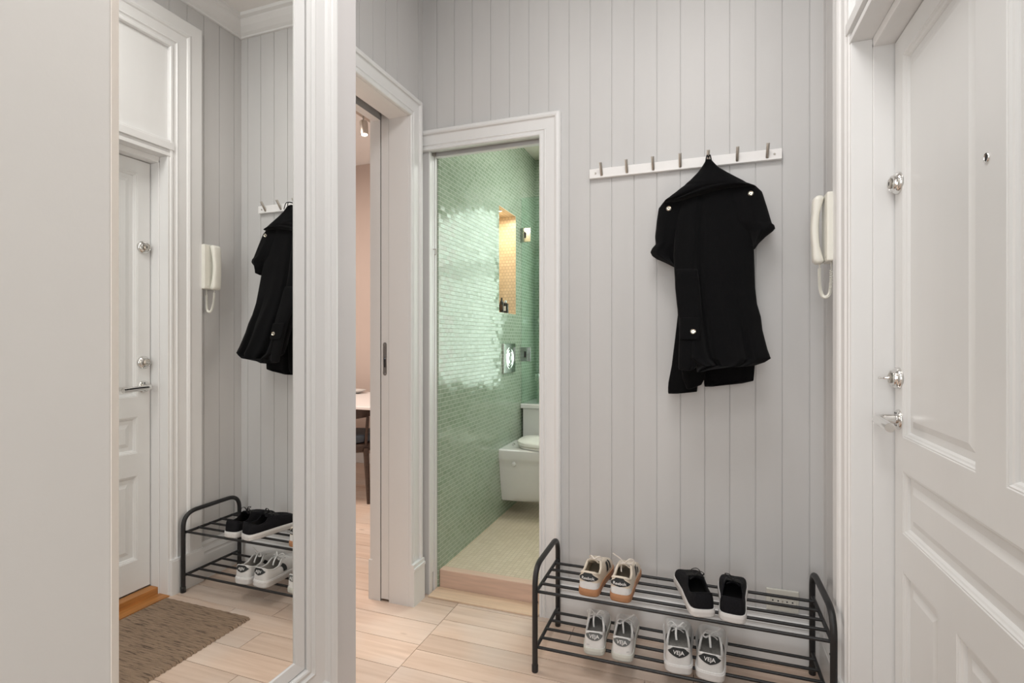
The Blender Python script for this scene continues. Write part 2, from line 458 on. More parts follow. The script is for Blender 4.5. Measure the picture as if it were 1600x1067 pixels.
    # plinth block
    box(bm, XL, XL + .030, 2.1455, 2.2465, 0, .165)
    box(bm, XL, XL + .034, 2.1455, 2.2465, .165, .178)
    box(bm, XL, XL + .028, 2.1455, 2.2465, .178, .195)
    struct(obj('trim_passage', bm, 'trim'))
    bm = boxes((-1.396, XL, 2.1445, 2.1475, 0, 2.303), (-1.488, -1.444, 2.1445, 2.1475, 0, 2.303),
               (-1.396, XL, 1.20, 2.1465, 2.3015, 2.305), (-1.488, -1.444, 1.20, 2.1465, 2.3015, 2.305),
               (-1.505, -1.488, 2.150, 2.25, 0, 2.40), (-1.510, -1.488, 2.1445, 2.26, 0, .19))
    struct(obj('trim_reveal', bm, 'trim'))
    struct(obj('trim_slot', boxes((-1.444, -1.394, 2.22, 2.24, 0, 2.46), (-1.444, -1.394, 1.2, 2.22, 2.455, 2.46)), 'dark'))
    # ---- casing round the entrance door
    EC = [(0, 0), (0, .014), (.004, .019), (.012, .020), (.016, .016), (.022, .014), (.030, .016), (.036, .022), (.042, .018), (.085, .020), (.090, .026), (.098, .030), (.106, .026), (.112, .024), (.166, .026), (.170, .022), (.170, 0)]
    bm = bmesh.new(); lines = []
    for a, b in EC:
        x = XR - b
        lines.append([(x, .735 - a, .17), (x, .735 - a, 2.685 + a), (x, 1.842 + a, 2.685 + a), (x, 1.842 + a, .17)])
    sweep(bm, lines)
    for y0, y1 in ((1.840, 2.014), (.563, .737)):
        box(bm, XR - .034, XR, y0, y1, 0, .165)
        box(bm, XR - .031, XR, y0, y1, .165, .172)
    struct(obj('trim_entrance', bm, 'trim'))
    # frame of entrance door: stepped jambs, head rail, panel above
    bm = boxes((.426, .482, 1.832, 1.861, 0, 2.147), (.482, .60, 1.826, 1.861, 0, 2.130),
               (.426, .482, .714, .743, 0, 2.147), (.482, .60, .714, .749, 0, 2.130))
    for y0, y1 in ((.714, 1.861),):
        box(bm, .424, .482, y0, y1, 2.147, 2.165); box(bm, .431, .482, y0, y1, 2.165, 2.180); box(bm, .418, .482, y0, y1, 2.180, 2.215); box(bm, .424, .482, y0, y1, 2.215, 2.226)
        box(bm, .482, .60, y0, y1, 2.120, 2.24)
        box(bm, .440, .50, y0, y1, 2.225, 2.70)
    struct(obj('trim_doorframe', bm, 'trim', bevel=.0015))
    struct(obj('trim_shadowgap', boxes((.585, .60, .72, 1.85, 0, 2.2)), 'dark'))
    # threshold of entrance
    bm = boxes((.484, .534, .75, 1.826, 0, .040))
    struct(obj('trim_threshold', bm, 'threshold', bevel=.003))
    struct(obj('trim_sill', boxes((.415, .484, .75, 1.832, 0, .006)), 'threshold'))
    struct(obj('trim_weatherstrip', boxes((.5345, .58, .75, 1.826, 0, .042)), 'steel'))
    # threshold of bathroom
    struct(obj('trim_bathroomsill', boxes((-1.2395, -.684, 2.358, 2.404, 0, .095)), 'thr_pale', bevel=.004))
    struct(obj('trim_floorplate', boxes((-1.2465, -.690, 2.2535, 2.357, .0005, .008)), 'plate', bevel=.001))
setting()

# ------------------------------------------------------------------ entrance door
def entrance_door():
    X0 = .535
    Y0, Y1 = .752, 1.8225
    Z0, Z1 = .046, 2.1165
    root = bpy.data.objects.new('door_1', None); COL.objects.link(root); root.location = (X0, 1.29, Z0)
    struct(root, 'white painted panelled entrance door with chrome locks and lever', 'door')
    off = Vector(root.location)
    cy = (Y0 + Y1) / 2
    lat = 1.763
    def mir(y): return 2 * cy - y
    rects = [(1.345, lat, .975, 2.055), (mir(lat), mir(1.345), .975, 2.055),
             (mir(lat), lat, .705, .880),
             (1.53, lat, .19, .598), (mir(lat), mir(1.53), .19, .598), (mir(1.432), 1.432, .19, .598)]
    bm = bmesh.new()
    ys = sorted({Y0, Y1} | {r[0] for r in rects} | {r[1] for r in rects}); zs = sorted({Z0, Z1} | {r[2] for r in rects} | {r[3] for r in rects})
    def P(y, z, d): return Vector((X0 + d, y, z)) - off
    vc = {}
    def V(y, z, d):
        k = (round(y, 5), round(z, 5), round(d, 5))
        if k not in vc: vc[k] = bm.verts.new(P(y, z, d))
        return vc[k]
    for ya, yb in zip(ys, ys[1:]):
        for za, zb in zip(zs, zs[1:]):
            ym, zm = (ya + yb) / 2, (za + zb) / 2
            if any(r[0] < ym < r[1] and r[2] < zm < r[3] for r in rects): continue
            bm.faces.new((V(ya, za, 0), V(yb, za, 0), V(yb, zb, 0), V(ya, zb, 0)))
    for r in rects:
        rings = [(0, 0), (.002, .002), (.005, .002), (.008, .006), (.012, .008), (.015, .012), (.016, .0145), (.034, .0145), (.052, .0085), (.056, .0085)]
        prev = None
        for ins, d in rings:
            c = [V(r[0] + ins, r[2] + ins, d), V(r[1] - ins, r[2] + ins, d), V(r[1] - ins, r[3] - ins, d), V(r[0] + ins, r[3] - ins, d)] if ins else \
                None
            if ins == 0:
                prev = (r[0], r[1], r[2], r[3], 0); continue
            p = [V(prev[0], prev[2], prev[4]), V(prev[1], prev[2], prev[4]), V(prev[1], prev[3], prev[4]), V(prev[0], prev[3], prev[4])]
            for i in range(4):
                bm.faces.new((p[i], p[(i + 1) % 4], c[(i + 1) % 4], c[i]))
            prev = (r[0] + ins, r[1] - ins, r[2] + ins, r[3] - ins, d)
        bm.faces.new(c)
    # edges and back
    b = [P(Y0, Z0, .045), P(Y1, Z0, .045), P(Y1, Z1, .045), P(Y0, Z1, .045)]
    b = [bm.verts.new(p) for p in b]; f = [V(Y0, Z0, 0), V(Y1, Z0, 0), V(Y1, Z1, 0), V(Y0, Z1, 0)]
    bm.faces.new(b)
    for i in range(4): bm.faces.new((f[i], f[(i + 1) % 4], b[(i + 1) % 4], b[i]))
    obj('door_leaf', bm, 'door', root)
    ax = (-1, 0, 0)
    def ring(name, z, kind):
        bm = bmesh.new()
        o = Vector((X0, 1.790, z)) - off
        lathe(bm, [(0, -.001), (.0315, -.001), (.0315, .003), (.030, .008), (.0265, .0125), (.0235, .0135), (.0225, .017), (.0225, .0195), (.020, .021), (.018, .019), (.018, .017), (0, .017)], o, ax, 40)
        r = obj(name, bm, 'chrome', root, smooth=True)
        bm = bmesh.new()
        lathe(bm, [(0, .016), (.0145, .016), (.0145, .0235), (.013, .0245), (0, .0245)], o, ax, 32)
        obj('cylinder_core', bm, 'steel', r, smooth=True)
        bm = bmesh.new()
        if kind == 'turn':
            lathe(bm, [(0, .024), (.0055, .024), (.0035, .028), (.0025, .044), (.0035, .045), (.0035, .050), (0, .051)], o, ax, 16)
            obj('key_stem', bm, 'chrome', r, smooth=True)
        else:
            box(bm, o.x - .0255, o.x - .024, o.y - .0015, o.y + .0015, o.z - .005, o.z + .005)
            obj('key_slot', bm, 'dark', r)
    ring('lock_cylinder', 1.700, 'slot')
    ring('lock_cylinder', 1.140, 'turn')
    # lever handle
    o = Vector((X0, 1.790, 1.022)) - off
    bm = bmesh.new()
    lathe(bm, [(0, -.001), (.029, -.001), (.029, .003), (.0275, .006), (.023, .008), (.012, .0085), (0, .0085)], o, ax, 40)
    h = obj('door_handle', bm, 'chrome', root, smooth=True)
    bm = bmesh.new()
    pts = fillet([o + Vector((-.006, 0, 0)), o + Vector((-.057, 0, 0)), o + Vector((-.060, -.135, -.006))], .028, 8)
    n = len(pts)
    tube(bm, pts, [.0135 if i < 3 else .0125 for i in range(n)], 18)
    obj('lever', bm, 'chrome', h, smooth=True)
    bm = bmesh.new()
    for dz in (-.018, .018):
        lathe(bm, [(0, .0095), (.003, .0095), (.003, .0105), (0, .0105)], o + Vector((0, 0, dz)), ax, 10)
    obj('screw', bm, 'dark', h)
    # peephole
    o = Vector((X0, 1.297, 1.612)) - off
    bm = bmesh.new(); lathe(bm, [(.0072, -.001), (.0098, -.001), (.0098, .002), (.0090, .003), (.0078, .0028), (.0072, .001)], o, ax, 28)
    p = obj('peephole', bm, 'chrome', root, smooth=True)
    bm = bmesh.new(); lathe(bm, [(0, .0022), (.0075, .0018), (.0075, 0), (0, 0)], o, ax, 24)
    obj('lens', bm, 'dark', p, smooth=True)
entrance_door()

# ------------------------------------------------------------------ pocket doors
def pocket_doors():
    root = bpy.data.objects.new('door_2', None); COL.objects.link(root); root.location = (-1.419, 2.146, .01)
    struct(root, 'white sliding pocket door pushed into the wall, only its edge showing', 'door')
    o = Vector(root.location)
    def loc(b): return (b[0] - o.x, b[1] - o.x, b[2] - o.y, b[3] - o.y, b[4] - o.z, b[5] - o.z)
    obj('door_leaf', boxes(loc((-1.4405, -1.3985, 2.1462, 2.2190, .012, 2.40))), 'trim', root, bevel=.0015)
    # lock plate with rounded ends set into the edge
    def stadium(w, z0, z1, y0, y1, n=10):
        bm = bmesh.new(); P = []
        for k in range(n + 1): a = PI * k / n; P.append((math.cos(a) * w, z1 - w + math.sin(a) * w))
        for k in range(n + 1): a = PI + PI * k / n; P.append((math.cos(a) * w, z0 + w + math.sin(a) * w))
        A = [bm.verts.new((x, y0 - o.y, z - o.z)) for x, z in P]; B = [bm.verts.new((x, y1 - o.y, z - o.z)) for x, z in P]
        bm.faces.new(A); bm.faces.new(B[::-1])
        for i in range(len(P)): bm.faces.new((A[i], A[(i + 1) % len(P)], B[(i + 1) % len(P)], B[i]))
        return bm
    pl = obj('lock_plate', stadium(.010, 1.080, 1.238, 2.1450, 2.1463), 'steel', root)
    obj('latch_recess', stadium(.0045, 1.118, 1.168, 2.1446, 2.1452), 'dark', pl)
    obj('latch_hook', boxes((-.003, .006, -.004, -.0014, 1.158 - o.z, 1.166 - o.z)), 'chrome', pl)
    bm = bmesh.new()
    for z in (1.228, 1.176, 1.09): lathe(bm, [(0, 0), (.0028, 0), (.0022, .0008), (0, .0008)], (0, 2.145 - o.y, z - o.z), (0, -1, 0), 10)
    obj('screw', bm, 'chrome', pl)
    root = bpy.data.objects.new('door_3', None); COL.objects.link(root); root.location = (-1.262, 2.3145, .1)
    struct(root, 'white sliding bathroom door pushed into the wall pocket, edge showing', 'door')
    o2 = Vector(root.location)
    obj('door_leaf', boxes((-.012, .012, -.0085, .0085, -.001, 2.062)), 'trim', root, bevel=.0015)
    obj('door_track', boxes((.005, .572, -.008, .008, 2.110, 2.139)), 'steel', root)
    obj('roller_bracket', boxes((-.004, .022, -.0075, .0075, 2.0625, 2.1095)), 'steel', root)
    bm = bmesh.new()
    tube(bm, fillet([(.012, .0, 1.60), (.026, .0, 1.60), (.026, .0, 1.575), (.020, .0, 1.57)], .004), .0025, 8)
    obj('latch_hook', bm, 'steel', root, smooth=True)
pocket_doors()

# ------------------------------------------------------------------ mirror
def mirror():
    root = empty('wall_mounted_mirror', 'tall wall mirror in a wide white moulded frame reflecting the entrance door', 'mirror', (XM, .86, .22))
    o = Vector(root.location)
    y0, y1, z0, z1 = .625, 1.102, .398, 2.62
    def L(x, y, z): return (x - o.x, y - o.y, z - o.z)
    bm = bmesh.new(); v = [bm.verts.new(L(XM, *p)) for p in ((y0 - .004, z0 - .004), (y1 + .004, z0 - .004), (y1 + .004, z1 + .004), (y0 - .004, z1 + .004))]
    w = [bm.verts.new(q.co + Vector((-.004, 0, 0))) for q in v]
    bm.faces.new(v); bm.faces.new(w[::-1])
    for i in range(4): bm.faces.new((v[i], v[(i + 1) % 4], w[(i + 1) % 4], w[i]))
    obj('mirror_glass', bm, 'mirror', root)
    def frame(name, prof, mat):
        bm = bmesh.new(); lines = []
        for a, b in prof:
            lines.append([L(XM + b, y0 - a, z0 - a), L(XM + b, y1 + a, z0 - a), L(XM + b, y1 + a, z1 + a), L(XM + b, y0 - a, z1 + a)])
        sweep(bm, lines, closed=True)
        return obj(name, bm, mat, root)
    frame('inner_frame', [(0, -.003), (0, .001), (.002, .004), (.031, .008), (.0335, .007), (.0335, -.003)], 'trim')
    prof = [(.0355, -.005), (.0355, .012), (.039, .016), (.044, .017), (.050, .013), (.055, .012), (.062, .018), (.068, .015), (.072, .012), (.105, .014), (.112, .018), (.118, .024), (.124, .020), (.129, .023), (.141, .027), (.146, .026), (.1465, -.005)]
    frame('outer_frame', prof, 'trim')
    obj('shadow_gap', boxes((XM - .004 - o.x, XM + .0005 - o.x, y1 + .0336 - o.y, y1 + .0354 - o.y, z0 - .03 - o.z, z1 + .03 - o.z)), 'dark', root)
mirror()

# ------------------------------------------------------------------ coat rack rail
def coat_rail():
    root = empty('coat_rail', 'long white wall rail with seven slanted steel pegs', 'coat rack', (-.08, YB, 1.972))
    o = Vector(root.location)
    bm = boxes((-.4565 - o.x, .296 - o.x, -.021, -.0005, -.0205, .0205))
    obj('rail', bm, 'railw', root, bevel=.002)
    xs = [-.403 + .1078 * k for k in range(7)]
    for x in xs:
        bm = bmesh.new()
        tube(bm, [(x - o.x, -.019, -.010), (x - o.x, -.0215, -.007), (x - o.x, -.052, .034), (x - o.x, -.0525, .035)], [.0062, .0062, .0062, .0056], 14)
        obj('peg', bm, 'steel', root, smooth=True)
    for x in (-.430, .270):
        bm = bmesh.new(); lathe(bm, [(0, .0205), (.0042, .0205), (.0042, .0225), (.003, .0235), (0, .0230)], (x - o.x, 0, 0), (0, -1, 0), 14)
        obj('screw', bm, 'steel', root, smooth=True)
coat_rail()

# ------------------------------------------------------------------ helpers to turn a photo reading into a place on a wall-parallel plane
F = 818.0; YAW = math.radians(19.83); HZ = 531.0
FX, FY = -math.sin(YAW), math.cos(YAW); RX, RY = math.cos(YAW), math.sin(YAW)
def onY(px, py, y):
    r = (px - 800) / F; u = (HZ - py) / F
    d = (FX + r * RX, FY + r * RY, u); t = y / d[1]
    return (d[0] * t, CAM_H + d[2] * t)

# ------------------------------------------------------------------ coat
def interp(tbl, t):
    if t <= tbl[0][0]: return tbl[0][1]
    for (a, b), (c, d) in zip(tbl, tbl[1:]):
        if t <= c: return b + (d - b) * (t - a) / (c - a) if c > a else d
    return tbl[-1][1]

def coat():
    root = empty('black_coat', 'black wool coat with wide collar hanging from the fifth peg', 'coat', (.03, 2.2, 1.6))
    o = Vector(root.location)
    BODY = [(245, 2.238), (300, 2.232), (450, 2.150), (560, 2.066), (590, 2.050)]
    def drape(name, rows, plane, bulge, folds=(), nu=40, nv=56, mat='wool', thick=.008, parent=root):
        """rows: (py, left px, right px) of the outline ; plane: how far out the cloth hangs at each height"""
        rows = sorted(rows)
        if not isinstance(plane, list): plane = [(0, plane)]
        L = []; R = []; Y = []
        for py, l, r in rows:
            yp = interp(plane, py); Y.append(yp)
            L.append(onY(l, py, yp)); R.append(onY(r, py, yp))
        bm = bmesh.new(); FR = []; BK = []; N = len(rows) - 1
        for j in range(nv + 1):
            tt = j / nv; t = tt * N; i = min(int(t), N - 1); f = t - i
            l = [L[i][k] + (L[i + 1][k] - L[i][k]) * f for k in (0, 1)]; r = [R[i][k] + (R[i + 1][k] - R[i][k]) * f for k in (0, 1)]
            yp = Y[i] + (Y[i + 1] - Y[i]) * f
            fr = []; bk = []
            b = bulge(tt) if callable(bulge) else bulge
            endd = min(1, min(tt, 1 - tt) * nv / 2)
            for k in range(nu + 1):
                u = k / nu
                x = l[0] + (r[0] - l[0]) * u; z = l[1] + (r[1] - l[1]) * u
                prof = (1 - abs(2 * u - 1) ** 3.2) ** .5 if 0 < u < 1 else 0
                d = b * prof
                for (uc, wd, amp, t0, t1) in folds:
                    e = math.exp(-((u - uc - .06 * math.sin(tt * 3 + uc * 9)) / wd) ** 2); ramp = max(0, min(1, (tt - t0) / (t1 - t0 + 1e-6)))
                    d += amp * e * ramp * min(1, prof * 1.5)
                fr.append(bm.verts.new((x - o.x, yp - d * (.35 + .65 * endd) - o.y, z - o.z)))
                if 0 < k < nu: bk.append(bm.verts.new((x - o.x, yp + thick * min(1, prof + .2) - min(0, d) * 0 - o.y, z - o.z)))
                else: bk.append(fr[-1])
            FR.append(fr); BK.append(bk)
        def face(vs):
            q = []
            for v in vs:
                if v not in q: q.append(v)
            if len(q) > 2:
                try: bm.faces.new(q)
                except ValueError: pass
        for j in range(nv):
            for k in range(nu):
                face((FR[j][k], FR[j][k + 1], FR[j + 1][k + 1], FR[j + 1][k])); face((BK[j][k], BK[j + 1][k], BK[j + 1][k + 1], BK[j][k + 1]))
        for row, rb in ((FR[0], BK[0]), (FR[-1], BK[-1])):
            for k in range(nu): face((row[k], row[k + 1], rb[k + 1], rb[k]))
        return obj(name, bm, mat, parent, smooth=True, angle=75)
    tail = 2.212
    drape('rear_tail', [(440, 1056, 1100), (476, 1058, 1100), (492, 1059, 1098), (527, 1055, 1096), (571, 1049.5, 1092), (597, 1044.5, 1090.5), (605, 1043.8, 1090), (612, 1043.7, 1089), (615, 1044.5, 1060)],
          [(440, 2.225), (615, tail)], .012, [(.5, .2, .01, .2, 1)])
    drape('rear_tail', [(440, 1100, 1179), (520, 1098, 1181), (571, 1098, 1179.5), (595, 1100, 1177.5), (599, 1100, 1160), (604, 1101, 1112)],
          [(440, 2.228), (615, tail)], .012, [(.3, .12, .012, .2, 1), (.7, .12, .012, .2, 1)])
    drape('rear_tail', [(470, 1062, 1105), (560, 1063, 1103), (590, 1066, 1102), (601, 1070, 1096), (608, 1073, 1080)], 2.190, .012)
    drape('body', [(262, 1098, 1118), (285, 1078, 1146), (310, 1060, 1168), (340, 1056, 1176), (400, 1052, 1178.5), (436, 1054.5, 1179.5), (450, 1055, 1180), (475, 1057.5, 1183), (495, 1060, 1189), (516, 1061, 1191.5), (545, 1062, 1199), (560, 1064, 1204.5), (566, 1075, 1195), (571, 1087, 1180), (576, 1088, 1120), (581, 1089, 1093)],
          BODY, lambda t: .030 + .015 * t, [(.38, .045, -.036, .05, .6), (.22, .06, .020, .1, .8), (.58, .07, .022, .2, .9), (.70, .035, -.026, .3, 1), (.86, .06, .018, .3, 1)], nu=80, nv=90, thick=.010)
    drape('front_placket', [(420, 1054, 1090), (450, 1055, 1094), (477, 1058, 1096), (498, 1061, 1097), (530, 1061, 1093), (560, 1060, 1090), (573, 1060, 1088), (577, 1061, 1084), (579, 1070, 1080)],
          [(a, b - .034) for a, b in BODY], .014, [(.75, .12, -.008, .1, 1)])
    drape('pocket_flap', [(496, 1063.5, 1095), (504, 1063, 1095), (518, 1062, 1094), (527, 1062, 1093), (530, 1064, 1092)], [(a, b - .050) for a, b in BODY], .006)
    drape('open_lapel', [(300, 1056, 1078), (316, 1036.5, 1082), (326, 1029, 1080), (347, 1026, 1072), (370, 1023.5, 1066), (382, 1024.5, 1062), (388, 1019, 1060), (394, 1016.2, 1058), (400, 1019, 1057), (405, 1026, 1056), (411, 1040, 1056), (417, 1052, 1057)],
          [(300, 2.236), (417, 2.205)], .030, [(.35, .14, .015, .1, .8), (.7, .12, -.02, .3, 1)])
    drape('open_lapel', [(286, 1136, 1166), (291, 1130, 1181), (300, 1130, 1191), (325, 1140, 1199), (349, 1150, 1206), (352, 1152, 1210), (357, 1155, 1211.3), (361, 1160, 1208), (370, 1166, 1196.5), (380, 1172, 1186), (389, 1176, 1179.5)],
          [(286, 2.240), (350, 2.195), (389, 2.180)], .030, [(.55, .14, .015, .1, .8), (.25, .12, -.02, .3, 1)])
    drape('collar', [(249, 1103, 1111), (254, 1101, 1115), (262, 1096, 1123), (270, 1090, 1137), (276, 1084, 1148), (283, 1077, 1162), (288, 1071, 1170), (291, 1068, 1181), (295, 1063, 1140), (300, 1057, 1118), (306, 1050, 1095), (312, 1042, 1075), (317, 1036, 1055)],
          [(249, 2.214), (317, 2.210)], lambda t: .012 + .035 * min(1, t * 2), [(.5, .1, -.012, .3, 1)], nu=50, nv=50)
    # hanger loop over the peg
    bm = bmesh.new()
    hx, hz = onY(1107, 247, 2.2)
    tube(bm, smooth_pts([(hx - .012 - o.x, -.020, hz - .03 - o.z), (hx - .006 - o.x, -.008, hz + .008 - o.z), (hx - o.x, .0345, hz + .0145 - o.z), (hx + .006 - o.x, -.008, hz + .008 - o.z), (hx + .012 - o.x, -.020, hz - .03 - o.z)], 6), .0022, 8)
    obj('hanger_loop', bm, 'wool', root, smooth=True)
    # snaps
    for px, py, y in ((1045, 325.5, 2.190), (1173, 302, 2.192), (1083, 518, 2.036)):
        x, z = onY(px, py, y)
        bm = bmesh.new(); c = (x - o.x, y - o.y + .004, z - o.z)
        lathe(bm, [(0, -.012), (.0098, -.012), (.0098, .003), (.0085, .0045), (.0062, .003), (.0055, .0015), (0, .0015)], c, (-.05, -1, .1), 24)
        b = obj('snap_button', bm, 'silver_button', root, smooth=True)
        bm = bmesh.new(); lathe(bm, [(0, .0010), (.0022, .0012), (.0022, .0035), (0, .004)], c, (-.05, -1, .1), 12)
        obj('button_stud', bm, 'dark', b, smooth=True)
coat()

# ------------------------------------------------------------------ intercom phone
def intercom():
    root = empty('intercom_phone', 'cream wall intercom handset with coiled cord beside the door casing', 'intercom', (XR, 2.06, 1.63))
    # local: x towards room is negative ; y along the wall
    bm = boxes((-.043, -.0005, -.052, .036, -.115, .118))
    obj('base', bm, 'plastic', root, bevel=.006, seg=3)
    # handset: curved bar with two thicker ends
    bm = bmesh.new()
    N = 28; rings = []
    for i in range(N + 1):
        t = i / N; z = -.118 + .232 * t
        e = abs(2 * t - 1)
        x = -.071 + .013 * (e ** 2)
        thick = .0115 + .006 * max(0, (e - .5) / .5) ** .8
        if i in (0, N): thick *= .55
        wdt = .021 + .004 * e
        if i in (0, N): wdt *= .8
        ring = []
        for k in range(16):
            a = 2 * PI * k / 16; c, s = math.cos(a), math.sin(a)
            cx = math.copysign(abs(c) ** .6, c); sy = math.copysign(abs(s) ** .6, s)
            ring.append(bm.verts.new((x + cx * thick, sy * wdt, z)))
        rings.append(ring)
    for a, b in zip(rings, rings[1:]):
        for k in range(16): bm.faces.new((a[k], a[(k + 1) % 16], b[(k + 1) % 16], b[k]))
    bm.faces.new(rings[0][::-1]); bm.faces.new(rings[-1])
    obj('handset', bm, 'plastic', root, smooth=True, angle=60)
    # curly cord
    path = smooth_pts([(-.056, -.004, -.116), (-.057, -.006, -.155), (-.056, -.012, -.20), (-.050, -.018, -.228), (-.040, -.022, -.234), (-.030, -.024, -.222), (-.026, -.024, -.18), (-.024, -.022, -.115)], 60)
    pts = []; n = len(path)
    for i, p in enumerate(path):
        t = (path[min(i + 1, n - 1)] - path[max(i - 1, 0)]).normalized()
        u = Vector((0, 1, 0)); w = t.cross(u).normalized()
        a = i * 1.05; r = .0048 if 30 < i < n - 30 else .0006
        pts.append(p + u * math.cos(a) * r + w * math.sin(a) * r)
    bm = bmesh.new(); tube(bm, pts, .0015, 5)
    obj('coiled_cord', bm, 'plastic', root, smooth=True)
    bm = bmesh.new()
    lathe(bm, [(0, 0), (.0025, 0), (.002, .001), (0, .001)], (-.0425, -.03, -.10), (-1, 0, 0), 10)
    obj('screw', bm, 'steel', root)
intercom()

# ------------------------------------------------------------------ wall socket
def socket():
    root = empty('wall_socket', 'cream double wall socket behind the right end of the shoe rack', 'socket', (.300, YB, .236))
    obj('cover_plate', boxes((-.058, .056, -.010, -.0005, -.042, .042)), 'socketp', root, bevel=.003)
    for cx in (-.026, .024):
        bm = bmesh.new()
        lathe(bm, [(.0225, .009), (.0225, .0125), (.0205, .0130), (.0195, .011), (.0190, .0102), (0, .0102)], (cx, 0, -.002), (0, -1, 0), 32)
        r = obj('outlet', bm, 'socketp', root, smooth=True)
        for dx in (-.0095, .0095):
            bm = bmesh.new(); lathe(bm, [(0, .0101), (.0030, .0101), (.0030, .0108), (0, .0108)], (cx + dx, 0, -.002), (0, -1, 0), 12)
            obj('pin_hole', bm, 'dark', r)
        for dz in (-.016, .016):
            obj('earth_clip', boxes((cx - .003, cx + .003, -.0125, -.0101, dz - .0035, dz - .0005)), 'dark', r)
    bm = bmesh.new(); lathe(bm, [(0, .0095), (.003, .0095), (.003, .0108), (0, .0112)], (-.001, 0, -.002), (0, -1, 0), 12)
    obj('screw', bm, 'steel', root)
socket()

# ------------------------------------------------------------------ shoe rack
RACK_Z = (.082, .293)
def shoe_rack():
    root = empty('shoe_rack', 'low two-tier black metal shoe rack against the board wall', 'shoe rack', (-.0975, 2.06, 0))
    o = Vector(root.location)
    x0, x1, yf, yb, H, R = -.588, .392, 1.886, 2.222, .402, .0105
    for x in (x0, x1):
        bm = bmesh.new()
        tube(bm, [p - o for p in fillet([(x, yf, .012), (x, yf, H - R), (x, yb, H - R), (x, yb, .012)], .075, 10)], R, 16)
        obj('end_frame', bm, 'black', root, smooth=True)
        for y in (yf, yb):
            bm = bmesh.new(); lathe(bm, [(0, 0), (.0112, 0), (.0122, .002), (.0122, .026), (.0112, .028), (0, .028)], Vector((x, y, 0)) - o, (0, 0, 1), 16)
            obj('foot_cap', bm, 'black', root, smooth=True)
        for z in RACK_Z:
            bm = bmesh.new(); tube(bm, [Vector((x, yf + .004, z)) - o, Vector((x, yb - .004, z)) - o], .0068, 12)
            obj('side_rail', bm, 'black', root, smooth=True)
        bm = bmesh.new()
        for z in (RACK_Z[1] - .03,): lathe(bm, [(0, .0095), (.0035, .0095), (.003, .0118), (0, .0122)], Vector((x, yf, z)) - o, (-1 if x > 0 else 1, 0, 0), 10)
        obj('bolt', bm, 'black', root, smooth=True)
    for z in RACK_Z:
        for y in (1.899, 1.966, 2.033, 2.100, 2.167):
            bm = bmesh.new(); tube(bm, [Vector((x0 + .003, y, z + .004)) - o, Vector((x1 - .003, y, z + .004)) - o], .0056, 12)
            obj('shelf_bar', bm, 'black', root, smooth=True)
shoe_rack()
BAR_TOP = tuple(z + .004 + .0058 for z in RACK_Z)

# ------------------------------------------------------------------ doormat
def doormat():
    x0, x1, y0, y1 = -.124, .408, 1.00, 1.808
    bm = bmesh.new(); nx, ny = 60, 260; V = []
    for j in range(ny + 1):
        row = []
        y = y0 + (y1 - y0) * j / ny
        for i in range(nx + 1):
            x = x0 + (x1 - x0) * i / nx
            e = .003 * math.sin(j * .9) + .0015 * math.sin(j * 2.3)
            if i == 0: x += e
            h = .0085 + .0022 * abs(math.sin(PI * (y - y0) / .0125)) + .0008 * math.sin(x * 130 + j * 1.7)
            if i in (0, nx) or j in (0, ny): h = .001
            row.append(bm.verts.new((x - .142, y - 1.404, h)))
        V.append(row)
    for j in range(ny):
        for i in range(nx): bm.faces.new((V[j][i], V[j][i + 1], V[j + 1][i + 1], V[j + 1][i]))
    o = obj('doormat', bm, 'rug', smooth=True, angle=80); o.location = (.142, 1.404, 0)
    tag(o, 'brown woven ribbed doormat on the plank floor in front of the entrance door', 'doormat')
doormat()

# ------------------------------------------------------------------ shoes
def text_tris(s, size):
    cu = bpy.data.curves.new('t', 'FONT'); cu.body = s; cu.size = size; cu.align_x = 'CENTER'; cu.align_y = 'CENTER'; cu.resolution_u = 4
    cu.offset = size * .008
    ob = bpy.data.objects.new('t', cu); COL.objects.link(ob)
    dg = bpy.context.evaluated_depsgraph_get(); dg.update()
    me = bpy.data.meshes.new_from_object(ob.evaluated_get(dg))
    vs = [v.co.copy() for v in me.vertices]; fs = [tuple(p.vertices) for p in me.polygons]
    bpy.data.objects.remove(ob); bpy.data.curves.remove(cu); bpy.data.meshes.remove(me)
    return vs, fs

